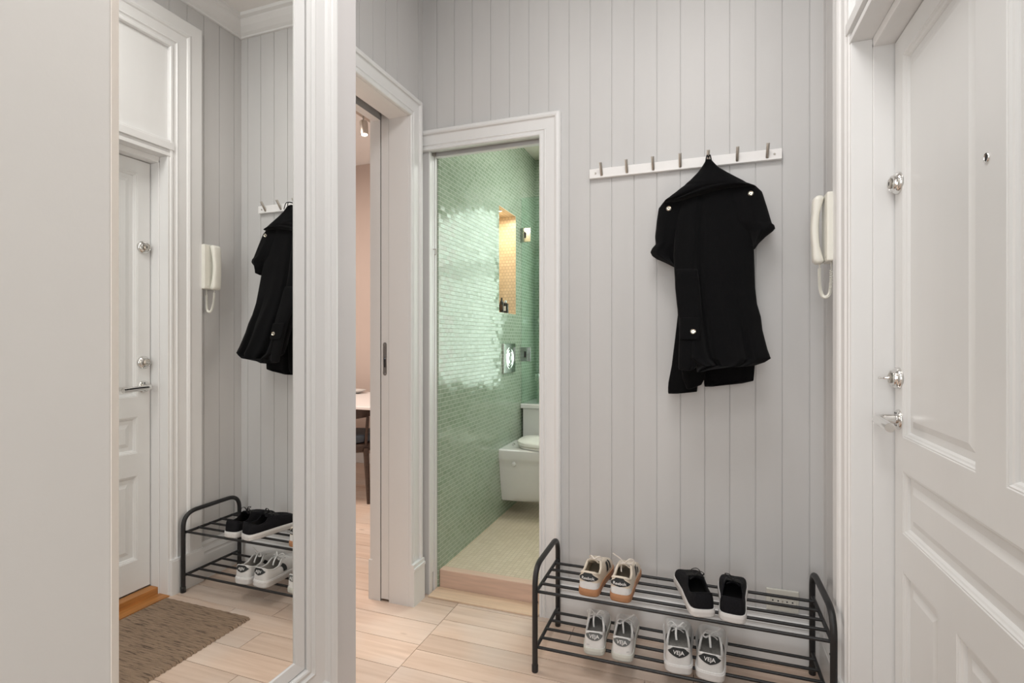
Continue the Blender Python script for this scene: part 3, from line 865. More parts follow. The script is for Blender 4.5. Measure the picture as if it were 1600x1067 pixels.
def make_shoe(name, label, loc, rotz, side, st, group):
    """side: -1 left foot, +1 right foot ; st: style dict"""
    Ls = st['L']; W = st['W']; hz = st['heel']; sole = st['sole']
    root = empty(name, label, 'shoe', loc, group); root.rotation_euler = (0, 0, rotz)
    wt = [(0, 0), (.035, .0165), (.07, .0268), (.11, .0335), (.17, .0385), (.26, .0405), (.38, .0395), (.5, .0405), (.62, .045), (.72, .0475), (.8, .046), (.88, .038), (.94, .026), (.98, .013), (1, 0)]
    def out(th, ins=0):
        """th in [-1,1]; 0 heel, +-1 toe"""
        a = abs(th); w = interp(wt, a) * W / .0475
        y = Ls * (1 - math.cos(a * PI)) / 2
        sx = 1 if th >= 0 else -1
        # big-toe side fuller
        shift = side * -.006 * max(0, math.sin(max(0, a - .4) / .6 * PI))
        x = sx * w + shift
        if ins:
            c = Vector((shift, Ls * .5)); k = (1 - ins / .045) if a else 1
            x = shift + (x - shift) * (1 - ins / .040); y = Ls * .5 + (y - Ls * .5) * (1 - ins / (Ls * .5))
        return x, y, shift
    tz = st.get('throat', .088)
    kw = W / .0475
    rw = [(a_, b_ * kw) for a_, b_ in ((0, 0), (.04, .012), (.08, .020), (.14, .0265), (.2, .029), (.35, .0315), (.5, .030), (.62, .022), (.75, .0165), (.88, .013), (.96, .008), (1, 0))]
    rz = [(0, hz), (.10, hz - .002), (.2, hz - .009), (.36, hz - .020), (.48, hz - .016), (.58, tz), (.72, tz - .006), (1, tz - .018)]
    ythr = Ls * .60
    def rim(th):
        a = abs(th); sx = 1 if th >= 0 else -1
        y = .010 + (ythr - .010) * (1 - math.cos(a * PI)) / 2
        sh = side * -.002 * a
        return Vector((sx * interp(rw, a) + sh, y, interp(rz, a)))
    def S(th, v, off=0):
        x, y, sh = out(th, .003); r = rim(th); a = abs(th)
        e = v * PI / 2
        p_h = 1 - math.cos(e); p_v = math.sin(e)
        # toe box stays low and rounded
        k = max(0, (a - .7) / .3)
        p_v = p_v * (1 - .25 * k) + .25 * k * v
        b = math.sin(v * PI) * .003 * (1 - k)
        q = Vector((x + (r.x - x) * p_h, y + (r.y - y) * p_h, sole + (r.z - sole) * p_v))
        if off:
            d = .01
            t1 = S(min(th + d, 1) if th + d <= 1 else th, v) - S(th - d, v); t2 = S(th, min(1, v + d)) - S(th, max(0, v - d))
            n = t1.cross(t2)
            if n.length < 1e-12: n = Vector((0, -1, 0))
            n.normalize()
            c = Vector((0, Ls * .45, sole))
            if n.dot(q - c) < 0: n = -n
            q = q + n * off
        return q
    NT, NV = 80, 12
    ths = [-1 + 2 * i / NT for i in range(NT)]
    # sole
    bm = bmesh.new(); rings = []
    lift = lambda y: .012 * max(0, (y - Ls * .78) / (Ls * .22)) ** 2
    for ins, z in ((.005, 0), (.0012, .002), (-.0005, .008), (0, sole * .55), (-.0006, sole * .6), (-.0002, sole * .75), (.0005, sole), (.004, sole + .001)):
        rr = []
        for th in ths:
            x, y, sh = out(th, ins)
            zz = z + lift(y) * (1 - z / sole if z < sole else 0)
            rr.append(bm.verts.new((x, y, zz)))
        rings.append(rr)
    for a, b in zip(rings, rings[1:]):
        for k in range(NT): bm.faces.new((a[k], a[(k + 1) % NT], b[(k + 1) % NT], b[k]))
    bm.faces.new(rings[0]); bm.faces.new(rings[-1])
    obj('sole', bm, st['m_sole'], root, smooth=True, angle=50)
    # upper
    bm = bmesh.new(); rings = [[bm.verts.new(S(th, v / NV)) for th in ths] for v in range(NV + 1)]
    inner = []
    for sc_, dz in ((.003, -.001), (.004, -.006)):
        rr = []
        for th in ths:
            r = rim(th); c = Vector((0, r.y * .8 + ythr * .1, r.z)); d = Vector((-r.x, ythr * .45 - r.y, 0))
            d = d.normalized() if d.length > 1e-6 else Vector((0, 0, 0))
            rr.append(bm.verts.new(r + d * sc_ + Vector((0, 0, dz))))
        inner.append(rr)
    rings += inner[:1]
    for a, b in zip(rings, rings[1:]):
        for k in range(NT): bm.faces.new((a[k], a[(k + 1) % NT], b[(k + 1) % NT], b[k]))
    obj('upper', bm, st['m_upper'], root, smooth=True, angle=80)
    # lining and insole
    bm = bmesh.new(); rr0 = []; rr1 = []; rr2 = []
    for th in ths:
        r = rim(th); d = Vector((-r.x, ythr * .45 - r.y, 0)); d = d.normalized() if d.length > 1e-6 else Vector((0, 0, 0))
        rr0.append(bm.verts.new(r + d * .003 + Vector((0, 0, -.001))))
        x, y, sh = out(th, .007)
        q = Vector((x, min(y, Ls * .8), sole + .004)); m = (r + d * .004) * .5 + q * .5; m.z = r.z * .45 + q.z * .55
        s_in = S(th, .45); m2 = Vector((s_in.x * .86, s_in.y + (Ls * .4 - s_in.y) * .05, m.z))
        m2.y = min(m2.y, Ls * .72)
        rr1.append(bm.verts.new(m2)); rr2.append(bm.verts.new(q))
    for a, b in ((rr0, rr1), (rr1, rr2)):
        for k in range(NT): bm.faces.new((a[k], a[(k + 1) % NT], b[(k + 1) % NT], b[k]))
    bm.faces.new(rr2)
    obj('lining', bm, st['m_lining'], root, smooth=True, angle=80)
    # padded collar
    bm = bmesh.new(); pts = [rim(-.62 + 1.24 * i / 50) for i in range(51)]
    tube(bm, pts, [st.get('pad', .0042) * (0.5 if i in (0, 50) else 1) for i in range(51)], 10)
    obj('collar', bm, st.get('m_collar', st['m_upper']), root, smooth=True)
    # tongue
    bm = bmesh.new(); NTg = 12; A = []; B = []
    yt, zt = st.get('tongue', (.088, .104))
    for j in range(NTg + 1):
        t = j / NTg; y = ythr - .002 + (yt - ythr) * t; z = (tz - .020) + (zt - tz + .020) * t ** 1.1
        w = .014 + .009 * t
        if j == NTg: w *= .85
        ra = []; rb = []
        for k in range(9):
            u = -1 + k / 4
            p = Vector((u * w, y - .006 * u * u * t, z - .007 * u * u))
            ra.append(bm.verts.new(p)); rb.append(bm.verts.new(p + Vector((0, .0015, -.0045))))
        A.append(ra); B.append(rb)
    for j in range(NTg):
        for k in range(8):
            bm.faces.new((A[j][k], A[j][k + 1], A[j + 1][k + 1], A[j + 1][k])); bm.faces.new((B[j][k], B[j + 1][k], B[j + 1][k + 1], B[j][k + 1]))
        for k in (0, 8): bm.faces.new((A[j][k], A[j + 1][k], B[j + 1][k], B[j][k]))
    for j in (0, NTg):
        for k in range(8): bm.faces.new((A[j][k], A[j][k + 1], B[j][k + 1], B[j][k]))
    obj('tongue', bm, st.get('m_tongue', st['m_upper']), root, smooth=True)
    # laces
    bm = bmesh.new(); lw = st.get('lw', .0034)
    for j in range(5):
        a = .60 + j * .075
        l = rim(-a); r = rim(a); d = .006
        l2 = rim(-(a + .05)); mid = (l2 + r) / 2; mid.z += .0045; mid.x = 0
        tube(bm, [l2 + Vector((-d, 0, -.001)), l2 + Vector((0, 0, .0035)), mid, r + Vector((0, 0, .0035)), r + Vector((d, 0, -.001))], lw, 8, flat=.0014)
    kn = (rim(.60) + rim(-.60)) / 2 + Vector((0, -.004, .010 + st.get('knot', 0)))
    lathe(bm, [(0, -.004), (.0045, -.002), (.005, .001), (0, .004)], kn, (0, 0, 1), 10)
    for loop in st['bow'][side]:
        tube(bm, smooth_pts([kn + Vector(p) for p in loop], 7), lw * .95, 8, flat=.0013)
    obj('laces', bm, st['m_lace'], root, smooth=True)
    # arc length table round the heel for badges
    tab = [(0, 0)]; p0 = S(0, .6)
    for i in range(1, 60):
        th = i * .008; p = S(th, .6); tab.append((tab[-1][0] + (p - p0).length, th)); p0 = p
    def H(s, z, off):
        th = interp(tab, abs(s)) * (1 if s >= 0 else -1)
        r = rim(th); v = max(0.0, min(1, (z - sole) / (r.z - sole)))
        v = math.asin(min(1, v)) * 2 / PI
        return S(th, v, off)
    def patch(nm, half, zlo, zhi, mat, off=.0012, parent=root, ns=28, nz=8):
        bm = bmesh.new(); A = []
        for i in range(ns + 1):
            s = -half + 2 * half * i / ns; u = abs(s) / half
            lo, hi = zlo(u), zhi(u)
            th = interp(tab, abs(s)); hi = min(hi, rim(th).z + .004)
            col = []
            for j in range(nz + 1):
                z = lo + (hi - lo) * j / nz; rzz = rim(th).z
                if z > rzz - .003:
                    p = H(s, rzz - .003, off) + Vector((0, 0, z - rzz + .003)) + Vector((0, .0015 * (z - rzz + .003) / .004, 0))
                    if st.get('pad'): p += Vector((0, -.002, 0))
                else: p = H(s, z, off)
                col.append(bm.verts.new(p))
            A.append(col)
        for i in range(ns):
            for j in range(nz): bm.faces.new((A[i][j], A[i + 1][j], A[i + 1][j + 1], A[i][j + 1]))
        o = obj(nm, bm, mat, parent, smooth=True, angle=80)
        return o
    if st.get('counter'): patch('heel_counter', .052, lambda u: sole + .001, lambda u: sole + .030 - .012 * u, st['counter'], .0009)
    if st.get('tab'):
        t = patch('heel_tab', st['tab_w'], st['tab_lo'], st['tab_hi'], st['tab'], .0020)
        t['label'] = st['tab_label']
        vs, fs = TEXTS[st['text']]
        bm = bmesh.new(); V = [bm.verts.new(H(v.x, st['text_z'] + v.y, .0030)) for v in vs]
        for f in fs:
            try: bm.faces.new([V[i] for i in f])
            except ValueError: pass
        obj('lettering', bm, 'ink', t)
        # piping above the tab
        bm = bmesh.new(); pts = []
        for i in range(31):
            s = -st['tab_w'] + 2 * st['tab_w'] * i / 30; u = abs(s) / st['tab_w']; th = interp(tab, abs(s))
            z = min(st['tab_hi'](u), rim(th).z + .004)
            p = H(s, min(z, rim(th).z - .002), .0022); p.z = z
            pts.append(p)
        tube(bm, pts, .0013, 6)
        obj('piping', bm, st['m_pipe'], root, smooth=True)
    if st.get('handmark'):
        vs, fs = TEXTS['ISA']; s0 = .020 * side
        bm = bmesh.new(); V = [bm.verts.new(H(v.x + s0, sole + .012 + v.y + (v.x * .2), .0011)) for v in vs]
        for f in fs:
            try: bm.faces.new([V[i] for i in f])
            except ValueError: pass
        obj('lettering', bm, 'ink_grey', root)
    for sgn in (-1, 1):
        for (a0, a1, v0, v1, slant, mat) in st.get('stripes', ()):
            bm = bmesh.new(); A = []
            for i in range(7):
                row = []
                for j in range(9):
                    v = v0 + (v1 - v0) * j / 8
                    a = a0 + (a1 - a0) * i / 6 + slant * (v - v0)
                    row.append(bm.verts.new(S(sgn * a, v, .0012)))
                A.append(row)
            for i in range(6):
                for j in range(8): bm.faces.new((A[i][j], A[i + 1][j], A[i + 1][j + 1], A[i][j + 1]))
            obj('side_stripe', bm, mat, root, smooth=True)
    # welt line round the sole
    if st.get('welt'):
        bm = bmesh.new(); tube(bm, [Vector((out(th, -.0008)[0], out(th, -.0008)[1], sole * .82)) for th in ths], .0011, 6, closed=True)
        obj('sole_ridge', bm, st['m_sole'], root, smooth=True)
    return root

TEXTS = {'VEJA': text_tris('VEJA', .0175), 'Reebok': text_tris('Reebok', .0145), 'ISA': text_tris('ISA', .007)}
def bow(l1, l2, e1, e2): return [l1, l2, e1, e2]
B0 = {-1: bow([(0, 0, 0), (-.020, .010, .014), (-.034, .012, .006), (-.022, .002, -.002), (0, 0, 0)], [(0, 0, 0), (.018, .012, .014), (.030, .016, .004), (.018, .004, .0), (0, 0, 0)],
              [(0, 0, 0), (-.006, -.012, .004), (-.008, -.026, -.010), (-.006, -.032, -.030)], [(0, 0, 0), (.012, -.006, .008), (.026, -.004, -.004), (.036, .0, -.024)]),
      1: bow([(0, 0, 0), (.020, -.004, .018), (.034, .000, .028), (.030, .008, .018), (0, 0, 0)], [(0, 0, 0), (-.018, -.008, .006), (-.026, -.014, -.004), (-.014, -.018, -.006), (0, 0, 0)],
              [(0, 0, 0), (-.004, -.014, .0), (-.002, -.024, -.016), (.0, -.030, -.034)], [(0, 0, 0), (.014, .004, .006), (.030, .008, -.008), (.038, .010, -.026)])}
BR = {-1: [[(0, 0, 0), (.016, .010, .008), (.026, .018, .0), (.012, .010, .0), (0, 0, 0)], [(0, 0, 0), (-.014, .008, .008), (-.022, .016, .0), (-.010, .010, 0), (0, 0, 0)]],
      1: [[(0, 0, 0), (-.016, .000, .016), (-.034, -.004, .028), (-.044, -.004, .034)], [(0, 0, 0), (.018, .004, .018), (.034, .010, .012), (.022, .006, .0), (0, 0, 0)],
          [(0, 0, 0), (.016, .012, .010), (.036, .014, .004), (.044, .014, -.010)], [(0, 0, 0), (-.008, -.008, .002), (-.010, -.014, -.014), (-.008, -.018, -.026)]]}
BK = {-1: [[(0, 0, 0), (-.014, .004, .016), (.004, .004, .022), (.016, .006, .010), (0, 0, 0)], [(0, 0, 0), (.016, .0, .012), (.030, .002, .004), (.020, .004, -.004), (0, 0, 0)], [(0, 0, 0), (-.018, .010, .010), (-.032, .012, -.006)]],
      1: [[(0, 0, 0), (-.016, -.002, .012), (-.026, -.004, .020), (-.010, .000, .018), (0, 0, 0)], [(0, 0, 0), (.016, .000, .014), (.034, .000, .006), (.042, -.002, -.016)], [(0, 0, 0), (-.018, -.004, .008), (-.028, -.006, -.010), (-.028, -.004, -.026)]]}
ST_R = dict(L=.268, W=.047, heel=.088, sole=.028, m_sole='gum', m_upper='cream', m_lining='lin_cream', m_lace='lace_c', bow=BR, pad=.0048, m_pipe='cream', throat=.092, tongue=(.086, .108),
            counter='whitel', tab='tab_black', tab_w=.040, tab_lo=lambda u: .056 + .007 * u, tab_hi=lambda u: .0865 - (0 if u < .35 else .020 * (u - .35) / .65), text='Reebok', text_z=.0675,
            tab_label='black heel tab with white lettering', stripes=[(.52, .57, .15, .62, .10, 'tab_black'), (.60, .645, .15, .62, .10, 'tab_black')])
ST_V1 = dict(L=.262, W=.048, heel=.083, sole=.026, m_sole='sole_p', m_upper='whitel', m_lining='lining', m_lace='lace_w', bow=B0, pad=.0042, m_pipe='whitel', throat=.090, tongue=(.10, .100),
             tab='tab_grey', tab_w=.034, tab_lo=lambda u: .055 + .019 * u ** 2.2, tab_hi=lambda u: .0845 - .010 * max(0, u - .45) / .55, text='VEJA', text_z=.0690, handmark=True,
             tab_label='oval grey heel tab with white lettering', stripes=[(.42, .465, .20, .80, .05, 'tab_grey')], lw=.0032)
ST_V2 = dict(L=.290, W=.0565, heel=.088, sole=.032, m_sole='sole_w', m_upper='paleg', m_lining='lining', m_lace='lace_w', bow=B0, pad=.0042, m_pipe='paleg', throat=.096, tongue=(.105, .106), welt=True,
             tab='tab_black', tab_w=.038, tab_lo=lambda u: .057 + .018 * u ** 1.4, tab_hi=lambda u: .0915 - (0 if u < .52 else .016 * (u - .52) / .48), text='VEJA', text_z=.0735,
             tab_label='black heel tab with white lettering', stripes=[(.42, .475, .15, .85, .06, 'tab_black')], lw=.0038)
ST_B = dict(L=.285, W=.0520, heel=.082, sole=.029, m_sole='sole_w', m_upper='suede', m_lining='lin_dark', m_lace='lace_b', bow=BK, pad=.0030, throat=.090, tongue=(.10, .100), welt=False)
TZ, LZ = BAR_TOP[1], BAR_TOP[0]
make_shoe('sneaker', 'cream sneaker with tan gum sole, left one of its pair on the top shelf', (-.392, 1.908, TZ), math.radians(-2), -1, ST_R, 'cream gum-soled sneakers')
make_shoe('sneaker', 'cream gum-soled sneaker with untied lace ends, nearer the black pair', (-.276, 1.905, TZ), math.radians(-3), 1, ST_R, 'cream gum-soled sneakers')
make_shoe('sneaker', 'black canvas shoe with white sole turned outward, left one on the top shelf', (.010, 1.896, TZ), math.radians(15), -1, ST_B, 'black white-soled shoes')
make_shoe('sneaker', 'black canvas shoe with white sole pointing straight back, nearest the socket', (.098, 1.893, TZ), math.radians(-5), 1, ST_B, 'black white-soled shoes')
make_shoe('sneaker', 'white sneaker with grey oval heel tab, leftmost on the lower shelf', (-.368, 1.905, LZ), math.radians(7), -1, ST_V1, 'white sneakers with grey heel tabs')
make_shoe('sneaker', 'white sneaker with grey oval heel tab and faint handwriting beside its heel', (-.268, 1.903, LZ), math.radians(1), 1, ST_V1, 'white sneakers with grey heel tabs')
make_shoe('sneaker', 'larger pale sneaker with black heel tab, left one under the black shoes', (-.072, 1.898, LZ), math.radians(4), -1, ST_V2, 'large pale sneakers with black heel tabs')
make_shoe('sneaker', 'larger pale sneaker with black heel tab, rightmost on the lower shelf', (.028, 1.894, LZ), math.radians(-4), 1, ST_V2, 'large pale sneakers with black heel tabs')

# ------------------------------------------------------------------ bathroom
BXL = -1.24; BXR = .30; BY0 = 2.3515; BY1 = 3.98; BZ0 = .085; BZ1 = 2.68
def bathroom():
    # tiled side wall with niche
    ny0, ny1, nz0, nz1 = 3.19, 3.52, 1.43, 2.13
    bm = boxes((BXL - .17, BXL, BY0, ny0, 0, BZ1), (BXL - .17, BXL, ny1, BY1, BZ0, BZ1), (BXL - .17, BXL, ny0, ny1, BZ0, nz0), (BXL - .17, BXL, ny0, ny1, nz1, BZ1))
    struct(obj('wall_bathroom', bm, 'tile_side'))
    bm = bmesh.new()
    box(bm, BXL - .16, BXL - .0006, ny0, ny0 + .002, nz0, nz1); box(bm, BXL - .16, BXL - .0006, ny1 - .002, ny1, nz0, nz1)
    box(bm, BXL - .16, BXL - .158, ny0, ny1, nz0, nz1); box(bm, BXL - .16, BXL - .0006, ny0, ny1, nz0, nz0 + .002); box(bm, BXL - .16, BXL - .0006, ny0, ny1, nz1 - .002, nz1)
    struct(obj('trim_niche', bm, 'tile_sand'))
    struct(obj('wall_bathback', boxes((BXL - .17, BXR, BY1, BY1 + .1, BZ0, BZ1)), 'tile_back'))
    struct(obj('wall_bathright', boxes((BXR, BXR + .1, BY0, BY1, 0, BZ1)), 'tile_side'))
    struct(obj('floor_bathroom', boxes((BXL - .01, BXR, 2.404, BY1, .03, BZ0)), 'tile_floor'))
    struct(obj('ceiling_bathroom', boxes((BXL - .17, BXR + .1, BY0, BY1 + .1, BZ1, BZ1 + .05)), 'bathceil'))
    struct(obj('trim_grout', boxes((BXL, BXL + .004, 2.41, BY1, BZ0, BZ0 + .004)), 'tile_floor'))
    # unseen frosted window added to the back wall so the tiles have a shine
    w = bpy.data.objects.new('added_window_1', None); COL.objects.link(w); w.location = (-.60, BY1, 1.6)
    struct(w, 'tall unseen frosted window added to put shine on the green tiles', 'window')
    obj('added_window_frame', boxes((-.42, .42, -.022, -.001, -.80, -.74), (-.42, .42, -.022, -.001, .70, .76), (-.42, -.36, -.022, -.001, -.74, .70), (.36, .42, -.022, -.001, -.74, .70), (-.36, .36, -.022, -.001, .17, .29)), 'trim', w)
    obj('added_shine_pane', boxes((-.36, .36, -.010, -.001, -.74, .17), (-.36, .36, -.010, -.001, .29, .70)), 'shine_pane', w)
    # niche lamp and bottles
    t = empty('niche_downlight', 'small round recessed lamp lighting the sand-coloured wall niche', 'lamp', (BXL - .05, 3.32, nz1 - .002))
    bm = bmesh.new(); lathe(bm, [(.016, 0), (.024, 0), (.024, .004), (.020, .006), (.016, .003)], (0, 0, 0), (0, 0, -1), 20); obj('lamp_ring', bm, 'chrome', t, smooth=True)
    bm = bmesh.new(); lathe(bm, [(0, .002), (.0165, .002), (.0165, .0025), (0, .003)], (0, 0, 0), (0, 0, -1), 20); obj('lens', bm, 'niche_lamp', t)
    def bottle(label, y, x, h, r):
        b = empty('bottle', label, 'bottle', (x, y, nz0 + .002), 'bottles in the bathroom niche')
        bm = bmesh.new(); lathe(bm, [(0, 0), (r, 0), (r * 1.02, .006), (r, h * .72), (r * .55, h * .80), (r * .45, h * .82), (0, h * .82)], (0, 0, 0), (0, 0, 1), 20); obj('bottle_body', bm, 'bottle', b, smooth=True)
        bm = bmesh.new(); lathe(bm, [(0, h * .82), (r * .5, h * .82), (r * .5, h * .98), (r * .4, h), (0, h)], (0, 0, 0), (0, 0, 1), 16); obj('cap', bm, 'chrome' if r > .02 else 'bottle', b, smooth=True)
        obj('paper_label', boxes((-.014, .014, -r - .0012, -r * .9, h * .2, h * .55)), 'paleg' if r > .02 else 'dwood', b)
    bottle('slim dark bottle at the front edge of the niche', 3.335, BXL - .038, .105, .014)
    bottle('wider dark bottle with pale label in the niche', 3.42, BXL - .045, .095, .024)
    # flush plate
    t = empty('flush_plate', 'square chrome flush plate with round button on the green tiles', 'flush plate', (BXL, 3.365, 1.125))
    obj('plate', boxes((.0005, .012, -.115, .115, -.10, .10)), 'chrome', t, bevel=.003)
    bm = bmesh.new()
    lathe(bm, [(.075, .011), (.075, .0135), (.068, .0150), (.062, .0130), (.056, .0130), (.050, .0155), (.044, .0130), (.036, .0130), (.030, .0165), (.020, .0150), (0, .0145)], (0, 0, 0), (1, 0, 0), 48)
    obj('flush_button', bm, 'chrome', t, smooth=True, angle=60)
    # toilet, hung on the tiled wall
    t = empty('toilet', 'white wall-hung toilet on the green tiled wall', 'toilet', (BXL, 3.36, .18))
    bm = bmesh.new(); secs = []
    for z, d, w, wb, ex in ((0, .30, .070, .095, 1), (.010, .35, .092, .112, 1), (.035, .40, .110, .122, .95), (.09, .45, .126, .136, .9), (.16, .49, .140, .150, .85), (.235, .515, .150, .161, .8), (.275, .522, .154, .166, .78), (.284, .530, .163, .172, .75), (.30, .538, .170, .175, .72), (.335, .54, .172, .176, .7), (.350, .535, .170, .174, .7), (.357, .520, .160, .165, .7)):
        ring = []
        for k in range(41):
            a = -PI / 2 + PI * k / 40
            c, s = math.cos(a), math.sin(a)
            xx = d * (abs(c) ** ex); yy = (w + (wb - w) * (1 - abs(c)) ** .7) * math.copysign(abs(s) ** .85, s)
            ring.append(bm.verts.new((xx, yy, z)))
        secs.append(ring)
    for a, b in zip(secs, secs[1:]):
        for k in range(40): bm.faces.new((a[k], a[k + 1], b[k + 1], b[k]))
        bm.faces.new((a[0], b[0], b[-1], a[-1]))
    bm.faces.new(secs[0]); bm.faces.new(secs[-1][::-1])
    obj('bowl', bm, 'porcelain', t, smooth=True, angle=35)
    def seat(name, z0, z1, x0, d, w, dip):
        bm = bmesh.new(); R = []
        for z, k_ in ((z0, .97), (z0 + .004, 1), (z1 - .008, 1), (z1, .95), (z1 + .003, .6)):
            ring = []
            for k in range(48):
                a = 2 * PI * k / 48; c, s = math.cos(a), math.sin(a)
                xx = x0 + d / 2 + d / 2 * k_ * math.copysign(abs(c) ** .8, c); yy = w * k_ * math.copysign(abs(s) ** .75, s)
                zz = z + (dip * ((xx - x0 - d * .45) / d) ** 2 * 2 if z > z0 + .005 else 0)
                ring.append(bm.verts.new((xx, yy, zz)))
            R.append(ring)
        for a, b in zip(R, R[1:]):
            for k in range(48): bm.faces.new((a[k], a[(k + 1) % 48], b[(k + 1) % 48], b[k]))
        bm.faces.new(R[0]); bm.faces.new(R[-1])
        return obj(name, bm, 'seatw', t, smooth=True, angle=50)
    seat('seat', .357, .374, .095, .43, .160, 0)
    seat('lid', .375, .402, .085, .44, .165, .022)
    bm = bmesh.new()
    lathe(bm, [(0, 0), (.016, 0), (.014, .006), (.008, .009), (0, .009)], (.10, -.167, .265), (.05, -1, 0), 16); obj('bolt_cover', bm, 'porcelain', t, smooth=True)
    for y in (-.05, .05):
        bm = bmesh.new(); tube(bm, [(.058, y - .012, .368), (.058, y + .012, .368)], .008, 10)
        obj('seat_hinge', bm, 'chrome', t, smooth=True)
    # white cabinet past the toilet with thick top, tap
    t = empty('bathroom_cabinet', 'white bathroom cabinet with a thick white top behind the toilet', 'cabinet', (-1.02, 3.78, BZ0))
    obj('carcass', boxes((-.205, .20, -.150, .19, .0005, .665)), 'porcelain', t, bevel=.004)
    obj('top_slab', boxes((-.2195, .22, -.168, .1995, .666, .70)), 'porcelain', t, bevel=.006, seg=3)
    z0 = BZ0 + .70
    t = empty('tap', 'tall chrome tap standing on the white cabinet top', 'tap', (-1.125, 3.72, z0 + .0005))
    bm = bmesh.new(); lathe(bm, [(0, 0), (.022, 0), (.022, .006), (.013, .010), (.012, .16), (0, .16)], (0, 0, 0), (0, 0, 1), 20); obj('tap_body', bm, 'chrome', t, smooth=True)
    bm = bmesh.new(); lathe(bm, [(0, .16), (.030, .16), (.034, .20), (.032, .215), (0, .218)], (0, 0, 0), (0, 0, 1), 24); obj('tap_head', bm, 'chrome', t, smooth=True)
    bm = bmesh.new(); tube(bm, fillet([(0, 0, .13), (.10, -.02, .15), (.12, -.024, .12)], .02), .009, 10); obj('spout', bm, 'chrome', t, smooth=True)
    # glass shower screen
    t = empty('shower_screen', 'clear glass shower screen with square chrome hinges', 'shower screen', (BXL, 3.632, z0))
    obj('glass_panel', boxes((.003, .62, 0, .008, .002, 1.505)), 'glass', t, bevel=.001)
    for z in (1.23, .36):
        h = obj('hinge', boxes((.0005, .078, -.012, -.0005, z - .052, z + .052)), 'hinge', t, bevel=.002)
        obj('hinge_cutout', boxes((.028, .044, -.0135, -.012, z - .022, z + .022)), 'dark', h)
    t = empty('shower_mixer', 'small chrome shower fitting on the dim rear tiles', 'shower fitting', (-1.175, BY1, 1.40))
    bm = bmesh.new(); lathe(bm, [(0, 0), (.030, 0), (.030, .008), (.018, .014), (.016, .05), (.024, .055), (.024, .075), (0, .078)], (0, -.0005, 0), (0, -1, 0), 24); obj('mixer_body', bm, 'chrome', t, smooth=True)
    bm = bmesh.new(); lathe(bm, [(0, 0), (.026, 0), (.026, .008), (.012, .014), (.012, .06), (0, .062)], (0, -.0005, .60), (0, -1, 0), 24); obj('rail_bracket', bm, 'chrome', t, smooth=True)
    bm = bmesh.new(); tube(bm, [(0, -.045, .02), (0, -.045, .66)], .006, 10); obj('riser_pipe', bm, 'chrome', t, smooth=True)
bathroom()

